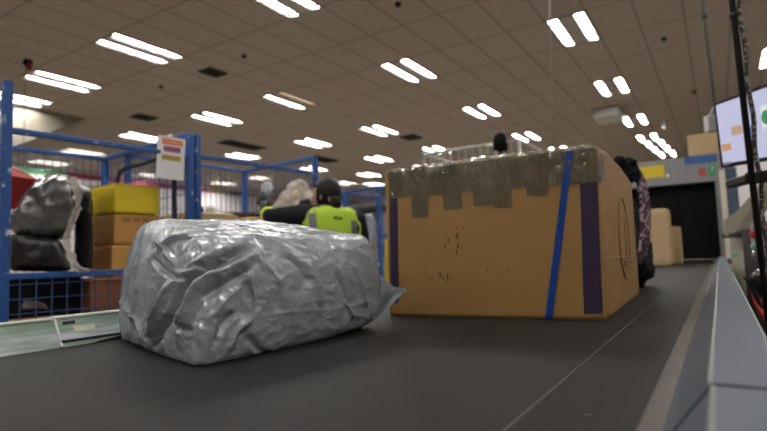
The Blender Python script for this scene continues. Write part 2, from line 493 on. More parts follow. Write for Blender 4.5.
# vents, detectors and other things on the ceiling
def vent(px, py, w_, l_, lab, ragged=False):
    p = atz(px, py, CEIL); t = thing('ceiling_vent', lab, 'vent', p, 0, 'dark ceiling vents')
    m_ = MB().box(p + Vector((0, 0, -.012)), (w_, l_, .02)).build('vent_frame', 'vent', t)
    n = max(3, int(w_ / .09)); s_ = MB()
    for k in range(n):
        s_.box(p + Vector((-w_ / 2 + (k + .5) * w_ / n, 0, -.03)), (.02, l_ * .92, .016), Matrix.Rotation(.6, 3, 'Y'))
    s_.build('slats', 'vent', t)
vent(213, 72, .34, .42, 'dirty dark square vent in the ceiling left of centre')
vent(144, 117, .40, .50, 'small dark ceiling vent above the paper sign')
vent(243, 145, .55, 1.5, 'long dark slot vent in the ceiling above the second cage')
vent(322, 159, .55, 1.3, 'long dark slot vent in the ceiling beyond the worker')
vent(411, 137, .5, .6, 'faint dark ceiling vent left of the silver cage rail')
for px, py, lab in ((244, 55, 'small dark detector on the ceiling right of the dirty vent'), (398, 3, 'dark detector at the top edge of the photo, upper middle'),
                    (664, 38, 'faint detector on the ceiling right of the largest light'), (694, 91, 'dark detector on the ceiling left of the lit screen'),
                    (161, 86, 'tiny detector on the ceiling left of the dirty vent')):
    p = atz(px, py, CEIL)
    tag(MB().lathe(p, [(.045, -.002), (.045, -.02), (.03, -.05), (.012, -.06)], 14).build('smoke_detector', 'vent', base=p, smooth=True), lab, 'detector', 'ceiling detectors')
# white unit hanging between the lights
p = atz(608, 114, CEIL - .08); t = thing('ceiling_projector', 'white boxy unit hanging under the ceiling between two bright lights', 'projector', p)
MB().box(p + Vector((0, 0, -.04)), (.62, .95, .22), None, .02).build('casing', 'white', t)
MB().box(p + Vector((-.02, .1, .10)), (.22, .30, .14), None, .01).build('mount', 'matt_black', t)
MB().box(p + Vector((0, -.478, -.04)), (.5, .02, .12)).build('front_grille', 'white', t)
# red hook with the long cord at the left
p = atz(28, 60, CEIL)
t = thing('ceiling_hook', 'dark red cord hook on the ceiling at upper left', 'hook', p)
MB().box(p + Vector((0, 0, -.05)), (.09, .12, .10), None, .015).build('hook_body', 'black', t)
MB().box(p + Vector((.05, 0, -.12)), (.05, .07, .14), None, .015).build('red_tab', 'red', t)
q = p + Vector((-.06, 0, -.1))
t2 = t; (MB().tube([q, q + Vector((-.03, 0, -.9)), q + Vector((-.02, 0, -2.2)), q + Vector((-.05, 0, -3.0))], .006, 6).build('cord', 'matt_black', t2))
# grey conduits
for px, d, z0, lab in ((549.5, 5.2, 1.55, 'thin grey conduit hanging from the ceiling behind the big carton'), (702, 2.75, 1.78, 'thin grey conduit with a small white box, dropping beside the left edge of the screen')):
    p = atd(px, 0, d); e = atd(px + (13 if d < 4 else 5), 106 if d < 4 else 162, d)
    z0 = e.z; p2 = p + (p - e) * ((CEIL - p.z) / (p.z - e.z))
    t = thing('hanging_conduit', lab, 'conduit', (e.x, e.y, z0))
    MB().tube([e, p2], .0085, 8).build('pipe', 'grey_plastic', t, smooth=True)
    zz = p.z - .10 if d < 4 else p.z - .2
    if d < 4:
        bxp = atd(710, 124, d); MB().box(bxp, (.045, .04, .085), rot_z(YAW), .006).build('sensor_box', 'white', t)
        MB().tube([e, bxp + Vector((0, 0, .03))], .0085, 8).build('bend', 'grey_plastic', t)
    p = e.lerp(p, (zz - e.z) / (p.z - e.z)); MB().lathe((p.x, p.y, zz), [(.011, 0), (.012, .012), (.011, .024)], 10).build('coupling', 'steel_dark', t)

# ============================================================ THE CONVEYOR
BZ = CAMZ - .18; YA, YB = -.7, 8.9
BL, BR = -1.285, -.083
conv = thing('belt_conveyor', 'long dark rubber belt conveyor with blue-grey and green side guards', 'conveyor', ((BL + BR) / 2, 2.5, 0))
belt = MB().box(((BL + BR) / 2, (YA + YB) / 2, BZ - .006), (BR - BL, YB - YA, .012)).build('belt', 'belt', conv)
MB().box((-.199, (YA + YB) / 2, BZ + .0002), (.0022, YB - YA, .0008)).build('seam', 'seam', belt)
m_ = MB(); y = YA; k = 0
while y < YB:
    m_.box((-.664 + .0012 * math.sin(k * 1.7), y, BZ + .0001), (.0020, .011, .0007)); y += .018 if k % 4 else .024; k += 1
m_.build('stitched_seam', 'crack', belt)
m_ = MB()
for dx, y0_, l_ in ((-.135, .62, .010), (-.142, .655, .006), (-.49, .60, .012), (-.94, .60, .008)):
    m_.box((dx, y0_, BZ + .0002), (l_, .0025, .0006), rot_z(.3))
m_.build('scuff_mark', 'seam', belt)
MB().box(((BL + BR) / 2, (YA + YB) / 2, BZ - .09), (BR - BL + .06, YB - YA, .12)).build('bed', 'steel_dark', conv)
for y in (0., 2., 4., 6., 8.):
    for x in (BL - .02, BR + .02):
        MB().box((x, y, BZ / 2 - .07), (.07, .07, BZ - .14), None, .006).build('leg', 'steel_dark', conv)
# worn steel strip beside the belt, at belt height
MB().box(((BR - .061) / 2 + .003, (YA + YB) / 2, BZ - .004), (.030, YB - YA, .012), None, .002).build('wear_strip', 'worn', conv)
# right guard: two panels, sloping side, worn ridge, flat top
YJ = .555
def guard(y0, y1, dz, dx):
    m_ = MB()
    sec = [(-.060 + dx, BZ + .003), (-.050 + dx, BZ + .012), (-.018 + dx, BZ + .056 + dz), (-.0135 + dx, BZ + .060 + dz), (.038, BZ + .060 + dz), (.044, BZ + .054 + dz), (.044, BZ - .15), (.036, BZ - .15), (.036, BZ - .01), (-.060 + dx, BZ - .01)]
    m_.prism([(x, y0, z) for x, z in sec], (0, y1 - y0, 0))
    g = m_.build('right_guard', 'guard', conv)
    MB().tube([(-.0155 + dx, y0 + .002, BZ + .0585 + dz), (-.0155 + dx, y1 - .002, BZ + .0585 + dz)], .0028, 8).build('worn_ridge', 'guard_edge', g, smooth=True)
    MB().tube([(.0415, y0 + .002, BZ + .0575 + dz), (.0415, y1 - .002, BZ + .0575 + dz)], .0026, 8).build('outer_edge', 'guard_edge', g, smooth=True)
guard(YA, YJ - .001, -.0016, .0020); guard(YJ + .0015, 2.9, 0, 0); guard(2.903, 7.5, 0, 0)
# left guard: panels leaning away from the belt
def lguard(y0, y1, dz, curved):
    xb, xt = BL - .002, BL - .040
    zt = BZ + .062 + dz
    m_ = MB()
    n = 14; low = []
    for k in range(n + 1):
        y = y0 + (y1 - y0) * k / n
        zb = BZ - .006
        if curved: zb += .016 * min(1, (y - y0) / .05 * .6) if y - y0 < .09 else .016
        low.append((xb - (zb - BZ - .004) * .6, y, zb))
    front = low + [(xt, y1, zt), (xt, y0, zt)]
    m_.prism(front, (-.006, 0, 0))
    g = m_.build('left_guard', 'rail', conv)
    MB().box((xt - .014, (y0 + y1) / 2, zt), (.034, y1 - y0, .007), None, .0025).build('lip', 'rail_lip', g)
    return g
YL = .635
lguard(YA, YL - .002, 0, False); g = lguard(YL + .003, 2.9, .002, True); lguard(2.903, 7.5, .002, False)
MB().bar((BL - .0015, YL + .0005, BZ + .002), (BL - .038, YL + .0005, BZ + .066), .006, .004).build('joint_strip', 'rail_lip', g)
sv = Vector((xt_ := -.038, 0, .058)).normalized() if True else None
def onrail(y, t): return Vector((BL - .002 - .038 * t, y, BZ + .004 + .058 * t))
nr = Vector((.058, 0, .038)).normalized()
m_ = MB()
def slanted(y0, y1, t0, t1): return [onrail(y0, t0) + nr * .001, onrail(y1, t0) + nr * .001, onrail(y1, t1) + nr * .001, onrail(y0, t1) + nr * .001]
m_.prism(slanted(.672, .722, .42, .66), nr * .0006); m_.build('worn_sticker', 'sticker', g)
m_ = MB().prism(slanted(.652, .680, .76, .86), nr * .0012); m_.build('dark_slot', 'crack', g)
MB().box((BL - .02, (YL + 2.9) / 2, BZ - .03), (.03, 2.9 - YL, .09)).build('rail_support', 'steel_dark', g)

# ======================================================= GREY POLY PARCEL
def W(x, y, z): return Vector((x, y, CAMZ + z))
bag = thing('poly_parcel', 'large crumpled grey plastic mailing parcel lying on the belt', 'parcel', (-1.02, .95, BZ))
cor = {(0, 0, 0): W(-1.252, .765, -.180), (1, 0, 0): W(-.787, .618, -.186), (0, 1, 0): W(-1.225, 1.20, -.180), (1, 1, 0): W(-.768, 1.150, -.180),
       (0, 0, 1): W(-1.222, .800, .112), (1, 0, 1): W(-.845, .700, .045), (0, 1, 1): W(-1.215, 1.18, .126), (1, 1, 1): W(-.782, 1.155, .056)}
NB = 150
p, fs = cube_grid(NB, 14.)
_cc = sum(cor.values(), Vector()) / 8
cor = {k: _cc + (q - _cc) * 1.055 for k, q in cor.items()}
v = hexa_map(p, cor)
# belly: sides bulge at mid height, bottom tucks in
mid = 1 - p[:, 2] ** 2
ctr = np.array([-1.02, .95])
dirn = v[:, :2] - ctr; dirn /= (np.linalg.norm(dirn, axis=1, keepdims=True) + 1e-9)
side = np.clip(np.maximum(np.abs(p[:, 0]), np.abs(p[:, 1])) * 1.6 - .6, 0, 1)
v[:, :2] += dirn * (mid * side * .026)[:, None]
top = np.clip(p[:, 2], 0, 1) ** 3
v[:, 2] += top * (1 - p[:, 0] ** 2) * (1 - p[:, 1] ** 2) * .006
lowr = np.clip(-p[:, 2], 0, 1) ** 4 * np.clip(p[:, 0], 0, 1) ** 3 * np.clip(p[:, 1], 0, 1) ** 2
v[:, 2] += lowr * .03                                   # far right bottom corner lifts off the belt
bvh = BVHTree.FromPolygons([Vector(q) for q in v], fs)
nrm = vnormals(v, fs)
FOLDS = [  # picture points on the near faces, amplitude, half width, profile
    ([(250, 247), (222, 261), (201, 272), (182, 291), (168, 318), (152, 345)], -.030, .014, 'v'),
    ([(256, 251), (230, 266), (208, 277), (196, 292), (186, 316), (178, 340)], .018, .017, 'v'),
    ([(240, 246), (212, 258), (190, 269), (170, 290), (156, 316), (140, 340)], .009, .014, 'v'),
    ([(143, 226), (137, 245), (128, 275), (122, 308)], -.016, .009, 'v'),
    ([(150, 228), (146, 255), (138, 290), (132, 328)], .008, .012, 'v'),
    ([(152, 258), (160, 268), (172, 276), (185, 279)], -.010, .006, 'v'),
    ([(186, 270), (200, 265), (222, 264)], -.009, .005, 'v'),
    ([(160, 240), (168, 255), (176, 264)], .010, .006, 'v'),
    ([(158, 250), (168, 244), (176, 238), (200, 236)], .012, .008, 'v'),
    ([(166, 242), (176, 236), (188, 235), (198, 236)], -.016, .0045, 'v'),
    ([(175, 275), (160, 305), (150, 335)], .007, .010, 'v'),
    ([(160, 285), (150, 310), (142, 334)], -.007, .008, 'v'),
    ([(190, 300), (182, 318), (178, 328), (190, 330)], -.016, .006, 'v'),
    ([(200, 300), (215, 290), (232, 280), (248, 270)], -.007, .008, 'v'),
    ([(212, 318), (225, 300), (240, 288)], .006, .009, 'v'),
    ([(246, 276), (252, 290), (254, 304)], .008, .006, 'v'),
    ([(262, 262), (272, 272), (280, 284)], .006, .008, 'v'),
    ([(285, 256), (300, 268), (310, 282)], -.005, .010, 'v'),
    ([(250, 318), (290, 312), (335, 309), (366, 303)], .0012, .0045, 'v'),
    ([(306, 262), (318, 285), (322, 305)], .006, .012, 'v'),
    ([(335, 272), (345, 292), (348, 312)], -.007, .010, 'v'),
    ([(352, 262), (362, 285), (366, 305)], .008, .010, 'v'),
    ([(345, 300), (354, 318), (360, 330)], .007, .006, 'v'),
    ([(246, 335), (258, 348), (268, 354)], -.006, .008, 'v'),
    ([(215, 345), (222, 325), (236, 312)], -.010, .008, 'v'),
    ([(228, 352), (236, 332), (250, 320)], .006, .008, 'v'),
    ([(200, 232), (240, 236), (280, 238), (320, 240)], .004, .010, 'v'),
    ([(180, 228), (220, 228), (260, 231)], -.004, .008, 'v'),
    ([(120, 300), (135, 318), (150, 345)], .006, .010, 'v'),
]
disp = np.zeros(len(v))
for pts_, amp, wd, _ in FOLDS:
    P3 = []
    for x, y in pts_:
        hit = bvh.ray_cast(CAM, ray(x, y).normalized())[0]
        if hit is not None: P3.append(np.array(hit))
    if len(P3) < 2: continue
    best = np.full(len(v), 9.); tt = np.zeros(len(v)); n = len(P3) - 1
    for s in range(n):
        a, b = P3[s], P3[s + 1]; ab = b - a
        t_ = np.clip(((v - a) @ ab) / (ab @ ab), 0, 1)
        dd = np.linalg.norm(v - a - t_[:, None] * ab, axis=1)
        k_ = dd < best; best[k_] = dd[k_]; tt[k_] = (s + t_[k_]) / n
    fade = np.clip(np.minimum(tt, 1 - tt) / .18 + .35, 0, 1)
    prof = np.clip(1 - best / wd / 1.6, 0, 1); prof = prof ** 1.4
    disp += 1.25 * amp * prof * fade
v = v + nrm * disp[:, None]
nrm = vnormals(v, fs)
def foil(v_, n_, amp, scale, seed, st=(1, 1, 1)):
    """sharp ridges like stretched plastic film"""
    o_ = v_.copy(); S = Vector(st)
    for i in range(len(v_)):
        q = Vector(v_[i]); q = Vector((q.x * S.x, q.y * S.y, q.z * S.z)) * scale + Vector((seed * 2.3, seed, seed * .7))
        q += Vector((noise.noise(q * .6), noise.noise(q * .6 + Vector((9, 0, 0))), noise.noise(q * .6 + Vector((0, 9, 0))))) * .8
        a_ = .35 - abs(noise.noise(q)) * 1.9
        o_[i] = v_[i] + n_[i] * amp * a_
    return o_
v = crumple(v, nrm, .0060, 8, 3)
v = foil(v, nrm, .0034, 11, 4, (1, 1, .55)); nrm = vnormals(v, fs)
v = foil(v, nrm, .0026, 24, 7, (.8, .8, 1)); nrm = vnormals(v, fs)
v = foil(v, nrm, .0014, 48, 2)
v[:, 2] = np.maximum(v[:, 2], BZ + .0008)
body = MB().mesh([tuple(q) for q in v], fs).build('wrapping', 'poly', bag, smooth=True)


def sheet(quadpts, n, amp, seed, thick=.0022, tri=False):
    """small wrinkled two-sided flap spanning four points"""
    a, b, c, d = [np.array(q) for q in quadpts]
    nrm_ = Vector(np.cross(b - a, d - a)).normalized(); vs = []; fs_ = []
    for i in range(n + 1):
        for j in range(n + 1):
            s, t = i / n, j / n
            q = Vector((a * (1 - s) + b * s) * (1 - t) + (d * (1 - s) + c * s) * t)
            e = min(s, .35) / .35
            vs.append(q + nrm_ * amp * (noise.fractal(q * 14 + Vector((seed, 0, 0)), 1, 2, 3) + .5 * math.sin(9 * t + 3 * s)) * e)
    for i in range(n):
        for j in range(n):
            k = i * (n + 1) + j; fs_.append((k, k + n + 1, k + n + 2, k + 1))
    m_ = MB(); m_.mesh(vs, fs_)
    geo = bmesh.ops.solidify(m_.bm, geom=m_.bm.faces[:], thickness=thick)
    return m_
# sealed end sticking out to the right, and the tail folded under at the left
sheet([atd(374, 272, 1.45), atd(406, 290, 1.43), atd(404, 294, 1.41), atd(372, 322, 1.30)], 14, .011, 2).build('sealed_flap', 'poly', bag, smooth=True)
sheet([atd(183, 322, 1.005), atd(206, 358.5, .975), atd(203, 359.5, .975), atd(152, 345, 1.06)], 14, .006, 4).build('folded_tail', 'poly', bag, smooth=True)

# ============================================================= BIG CARTON
H0, H1 = BZ + .0005, CAMZ + .268
A = Vector((-.876, 1.408)); Bc = Vector((-.262, 1.478)); C = Vector((-.288, 2.33)); D = A + (C - Bc)
car = thing('cardboard_box', 'huge brown cardboard box with blue strap, purple corner tape and clear tape', 'box', ((A.x + C.x) / 2, (A.y + C.y) / 2, BZ))
cc = {(0, 0, 0): (*A, H0), (1, 0, 0): (*Bc, H0), (0, 1, 0): (*D, H0), (1, 1, 0): (*C, H0),
      (0, 0, 1): (*A, H1 + .004), (1, 0, 1): (*Bc, H1 + .012), (0, 1, 1): (*D, H1 - .01), (1, 1, 1): (*C, H1 - .004)}
_cc = sum((Vector(q) for q in cc.values()), Vector()) / 8
cc = {k: _cc + (Vector(q) - _cc) * 1.018 for k, q in cc.items()}
p, fs = cube_grid(40, 60.)
v = hexa_map(p, cc)
bul = np.clip(p[:, 2], 0, 1) ** 6
v[:, 2] += bul * (1 - p[:, 0] ** 2) * .001 + bul * (1 - p[:, 1] ** 2) * .018
mid = (1 - p[:, 2] ** 2)
v[:, 1] -= (p[:, 1] < -.9) * mid * (1 - p[:, 0] ** 2) * .006
v[:, 0] += (p[:, 0] > .9) * mid * (1 - p[:, 1] ** 2) * .006
nrm = vnormals(v, fs); v = crumple(v, nrm, .003, 5, 2, False)
v[:, 2] = np.maximum(v[:, 2], H0)
carton_bvh = BVHTree.FromPolygons([Vector(q) for q in v], fs)
cbody = MB().mesh([tuple(q) for q in v], fs).build('carton', 'kraft', car)


def patch(corners, nx, ny, off, thick, bvh_, direction=None, wob=0, seed=0):
    """a thin strip laid onto the carton: picture quad -> points on its surface, lifted by off"""
    a, b, c, d = [Vector((*q, 0)) for q in corners]; vs = []; fs_ = []
    for i in range(nx + 1):
        for j in range(ny + 1):
            s, t = i / nx, j / ny
            q = (a * (1 - s) + b * s) * (1 - t) + (d * (1 - s) + c * s) * t
            r = ray(q.x, q.y).normalized()
            h, nn, _, dist = bvh_.ray_cast(CAM, r)
            if h is None:
                h, nn, _, dist = bvh_.find_nearest(CAM + r * 1.75)
            if nn.dot(r) > 0: nn = -nn
            vs.append(h + nn * (off + thick + wob * abs(noise.noise(Vector((h.x * 75, h.y * 75, h.z * 26)) + Vector((seed, 0, 0))))))
    for i in range(nx):
        for j in range(ny):
            k = i * (ny + 1) + j; fs_.append((k, k + ny + 1, k + ny + 2, k + 1))
    m_ = MB(); m_.mesh(vs, fs_)
    bmesh.ops.solidify(m_.bm, geom=m_.bm.faces[:], thickness=thick)
    return m_
patch([(388.6, 172), (597, 148.5), (598.5, 182), (389.6, 199)], 150, 16, .0006, .0008, carton_bvh, wob=.0050).build('packing_tape', 'tape', car)
vs = []; fs_ = []; nu, nv = 120, 16
for i in range(nu + 1):
    e = A.lerp(Bc, .005 + .99 * i / nu); zt0 = H1 + .004 + .008 * i / nu
    for j in range(nv + 1):
        t_ = j / nv
        q = Vector((e.x - .12 * (t_ - .5) * .13, e.y - .03 + .10 * t_, zt0 - .03 + min(t_ * 2, 1) * .045))
        h, nn, _, _ = carton_bvh.find_nearest(q)
        vs.append(h + nn * (.0013 + .0055 * abs(noise.noise(Vector((h.x * 70, h.y * 70, h.z * 30))))))
for i in range(nu):
    for j in range(nv):
        k = i * (nv + 1) + j; fs_.append((k, k + nv + 1, k + nv + 2, k + 1))
m_ = MB().mesh(vs, fs_); bmesh.ops.solidify(m_.bm, geom=m_.bm.faces[:], thickness=.0008)
m_.build('packing_tape', 'tape', car)
for k, q in enumerate(([(411, 196), (428, 195), (428.5, 217), (412, 217.5)], [(443, 193), (462, 192), (463, 208.5), (444, 210)], [(473, 190), (494, 189), (494.5, 204.5), (474, 206)],
                       [(494, 189), (512, 187), (512.5, 207.5), (494.5, 208)], [(526, 185), (548.5, 184), (549, 195.5), (527, 196)])):
    patch(q, 14, 12, .0016, .0008, carton_bvh, wob=.0035, seed=k).build('tape_end', 'tape', car)
patch([(599, 153), (603.5, 157), (605, 180), (598.5, 183)], 6, 8, .0006, .0008, carton_bvh, wob=.003, seed=9).build('packing_tape', 'tape', car)
patch([(389.4, 197), (397.5, 196.5), (399, 303), (391, 304)], 4, 30, .0008, .0006, carton_bvh).build('edge_tape', 'purple', car)
patch([(580, 181.5), (597.2, 180.5), (602.6, 313), (584, 314)], 6, 30, .0009, .0006, carton_bvh).build('edge_tape', 'purple', car)
st = patch([(566.5, 151.8), (573.5, 151.0), (552.6, 318), (545.2, 318)], 4, 50, .0026, .0009, carton_bvh)
st.build('strap', 'strap', car)
m_ = MB(); random.seed(3)
for x, y, l_, w_ in ((449, 240, 4, 1), (457, 236, 6, 1.2), (458, 246, 5, 1.1), (456.5, 252, 5, .9), (445, 247, 5, .8), (446, 236, 3, .7), (457, 229, 2, 1), (463, 228, 2, .8),
                     (404.5, 258, 1.5, .7), (432, 278, 2, .8), (440, 274, 5, 1.2), (443, 278, 2, 1.4), (447.5, 276, 6, .8), (428, 275, 2, .8), (447, 281, 2, .7), (487.5, 270, 2, .8), (507, 270, 2.2, 1.1), (498, 270.5, 1, .6), (430, 279.5, 1.5, .7)):
    s = patch([(x - w_ / 2, y - l_ / 2), (x + w_ / 2, y - l_ / 2), (x + w_ / 2 + .3, y + l_ / 2), (x - w_ / 2 + .2, y + l_ / 2)], 1, 2, .0004, .0003, carton_bvh)
    me = bpy.data.meshes.new('t'); s.bm.to_mesh(me); s.bm.free(); m_.bm.from_mesh(me); bpy.data.meshes.remove(me)
m_.build('ink_marks', 'ink', car)
# printed circle and crease on the right side
mid_c = atp(620.6, 238, Vector((*C, 1)), Vector((Bc.y - C.y, C.x - Bc.x, 0)).normalized())
ud = Vector((C.x - Bc.x, C.y - Bc.y, 0)).normalized(); out = Vector((ud.y, -ud.x, 0))
def side_pt(u, z):
    q = mid_c + ud * u + Vector((0, 0, z))
    h = carton_bvh.ray_cast(q + out * .3, -out)[0]
    return (h if h is not None else q) + out * .0012
m_ = MB(); R1 = .135
for rr in (R1, R1 * .93):
    pts_ = [side_pt(rr * math.cos(a) * 1.05, rr * math.sin(a)) for a in np.linspace(0, 2 * PI, 49)]
    m_.tube(pts_, .0011, 5, cap=False)
m_.tube([side_pt(.02, .06), side_pt(.015, .0), side_pt(.02, -.06)], .0016, 5)
m_.tube([side_pt(-.05, -.075), side_pt(.0, -.095), side_pt(.05, -.075)], .0014, 5)
m_.build('printed_circle', 'print', car)
m_ = MB()
m_.tube([side_pt(u, -.062) for u in np.linspace(-.36, .30, 12)], .0016, 5)
m_.build('side_crease', 'kraft2', car)
# torn strip of tape at the top right corner
sheet([atd(603, 156, 1.72), atd(612, 160, 1.80), atd(617.5, 174.5, 1.84), atd(615.5, 176, 1.83)], 6, .003, 3, .0012).build('torn_tape', 'print', car)

# ===================================== things on the belt behind the carton
def black_bag():
    b = thing('duffel_bag', 'black padded bag with a red and white patterned strap, behind the big box', 'bag', (-.42, 2.72, BZ))
    c = box_corners((-.50, 2.76, BZ + .255), (.50, .46, .50))
    c[(1, 0, 1)] = Vector((-.36, 2.56, BZ + .475)); c[(1, 1, 1)] = Vector((-.33, 2.9, BZ + .47)); c[(1, 0, 0)] = Vector((-.255, 2.62, BZ + .03))
    lump(c, 36, 5, .03, 7, 11, BZ + .001).build('bag_body', 'bag', b, smooth=True)
    # ruffled top
    c3 = {}
    for (i, j, k) in c:
        c3[(i, j, k)] = atd(((613, 637)[i], (622, 640)[i])[1 - k], (182, 156 + 4 * i)[k], (2.28, 2.46)[j])
    lump(c3, 40, 3.5, .045, 22, 17).build('ruffled_top', 'bag', b)
    pl = [(630, 168), (636, 180), (640, 205), (640, 235), (636, 262)]; pr_ = [(639, 172), (645, 186), (648.5, 208), (648, 238), (641, 266)]
    L_ = [atd(x, y, 2.36) for x, y in pl]; R_ = [atd(x, y, 2.40) for x, y in pr_]
    m_ = MB()
    for k in range(len(L_) - 1):
        m_.mesh([L_[k], R_[k], R_[k + 1], L_[k + 1]], [(0, 1, 2, 3)])
    bmesh.ops.remove_doubles(m_.bm, verts=m_.bm.verts[:], dist=1e-5)
    bmesh.ops.subdivide_edges(m_.bm, edges=m_.bm.edges[:], cuts=3, use_grid_fill=True)
    bmesh.ops.solidify(m_.bm, geom=m_.bm.faces[:], thickness=.012)
    sm = mat('patterned_strap', (.10, .035, .05), .7, var=.2, scale=48, col2=(.50, .42, .48), thr=(.52, .58))
    m_.build('strap', sm, b)
    # lower pouch
    c2 = {}
    for (i, j, k) in c:
        px = (633, 655)[i]; py = (297, 240)[k]
        if (i, k) == (1, 0): px, py = 644, 292
        c2[(i, j, k)] = atd(px, py, (2.46, 2.62)[j])
    lump(c2, 16, 3.5, .012, 9, 5, BZ + .001).build('pouch', 'bag', b, smooth=True)
black_bag()

def carton(name, lab, x0, x1, y0, y1, z0, z1, m, rz=0, parent=None, tape=None, group=None, pivot=None, tilt=None):
    cx, cy_ = (x0 + x1) / 2, (y0 + y1) / 2
    t = thing(name, lab, 'box', (cx, cy_, z0), 0, group)
    sz = (x1 - x0, y1 - y0, z1 - z0)
    R = rot_z(rz) @ (tilt if tilt is not None else Matrix.Identity(3))
    c_ = Vector((cx, cy_, (z0 + z1) / 2))
    p_, f_ = cube_grid(10, 30.)
    vv_ = [c_ + R @ Vector((q[0] * sz[0] / 2, q[1] * sz[1] / 2, q[2] * sz[2] / 2)) for q in p_]
    MB().mesh(vv_, f_).build('carton', m, t)
    if tape:
        up = R @ Vector((0, 0, sz[2] / 2 + .001))
        MB().box(c_ + up, (.05, sz[1] * 1.0, .002), R).build('packing_tape', tape, t)
        MB().box(c_ + R @ Vector((0, -sz[1] / 2 - .001, sz[2] / 2 - .04)), (.05, .002, .08), R).build('packing_tape', tape, t)
    return t, c_, R, sz
p = atz(671.5, 265.5, BZ)
carton('cardboard_box', 'tall plain brown box standing on the belt in front of the tunnel', p.x - .36, p.x, p.y, p.y + .42, BZ + .0005, BZ + .0005 + .60, 'kraft2', tape='tape')
bx2 = p.x + .06
carton('cardboard_box', 'small brown box on the belt behind the tall plain box', bx2 - .22, bx2 + .015, p.y + .52, p.y + .72, BZ + .0005, BZ + .42, 'kraft2', tape='tape')

# ========================================================= SCANNER TUNNEL
PY = 7.6
def P(px, py): return aty(px, py, PY)
tun = thing('scanner_tunnel', 'grey steel tunnel with black strip curtain at the far end of the belt', 'scanner', (-.65, PY + .6, 0))
zop = P(717, 181).z; xr0 = P(718, 220).x; xr1 = P(727, 220).x; zt = P(690, 157).z
xl0 = BL - .06; xl1 = xl0 - .13
MB().box(((xl1 + xr1) / 2, PY + .6, (zop + zt) / 2), (xr1 - xl1, 1.2, zt - zop), None, .01).build('header', 'grey_wall', tun)
MB().box(((xr0 + xr1) / 2, PY + .6, zop / 2), (xr1 - xr0, 1.2, zop), None, .006).build('side_post', 'grey_wall', tun)
MB().box(((xl0 + xl1) / 2, PY + .6, zop / 2), (xl0 - xl1, 1.2, zop), None, .006).build('side_post', 'grey_wall', tun)
nst = 11; sw = (xr0 - xl0) / nst
for k in range(nst):
    x = xl0 + sw * (k + .5)
    MB().box((x, PY + .10 + .012 * (k % 2), (zop + BZ + .03) / 2), (sw * 1.06, .006, zop - BZ - .03), rot_z(.05 * math.sin(k * 2.1))).build('curtain_strip', 'black', tun)
MB().box(((xl0 + xr0) / 2, PY + 1.1, (zop + BZ) / 2), (xr0 - xl0, .02, zop - BZ - .02)).build('rear_curtain', 'black', tun)
def sign(name, x0, y0, x1, y1, m, parent=tun, th=.006, lab=None):
    a, b = P(x0, y0), P(x1, y1)
    o = MB().box(((a.x + b.x) / 2, PY - th / 2, (a.z + b.z) / 2), (abs(b.x - a.x), th, abs(a.z - b.z)), None, .001).build(name, m, parent)
    if lab: o['label'] = lab
    return o
sign('warning_label', 637, 167.5, 665, 177, 'yellow_label')
hs_ = sign('header_stripe', 684, 157, 717.5, 161.5, 'blue_stripe')
a = P(667.5, 175.5); MB().lathe(a + Vector((0, -.001, 0)), [(.022, 0), (.022, .006)], 14, (0, -1, 0)).build('round_label', 'white', tun)
sign('red_sign', 698.5, 169, 706, 175.5, 'red_sign')
gs = sign('green_sign', 708, 165, 716, 175, 'green_sign')
a = P(712, 168.5); m_ = MB()
m_.ball(a + Vector((.005, -.008, .018)), .009, 8, (1, .3, 1))
m_.bar(a + Vector((0, -.008, .008)), a + Vector((-.004, -.008, -.02)), .012, .003).bar(a + Vector((-.004, -.008, -.02)), a + Vector((.018, -.008, -.05)), .009, .003)
m_.bar(a + Vector((-.004, -.008, -.02)), a + Vector((-.022, -.008, -.048)), .009, .003).bar(a + Vector((-.02, -.008, 0)), a + Vector((.022, -.008, -.004)), .008, .003)
m_.build('running_figure', 'white', gs)
# tan carton on the tunnel
a = P(688, 156); b = P(717, 134)
carton('cardboard_box', 'tan box standing on top of the grey tunnel behind the screen', a.x, b.x + .15, PY + .12, PY + .6, zt + .001, b.z + .06, 'kraft2')

# ================================================================ CAGES
CR = math.radians(5.0)
CU = Vector((math.sin(CR), math.cos(CR), 0)); CV = Vector((-math.cos(CR), math.sin(CR), 0))   # along the aisle, away from the belt
def solve(px, base, d_):
    lo, hi = -2., 14.
    def fx(s):
        q = Vector(base) + d_ * s - CAM; q.z = .6
        return 383.5 + FPX * q.dot(RGT) / q.dot(FWD) - px
    for _ in range(60):
        m_ = (lo + hi) / 2
        if fx(lo) * fx(m_) <= 0: hi = m_
        else: lo = m_
    return lo


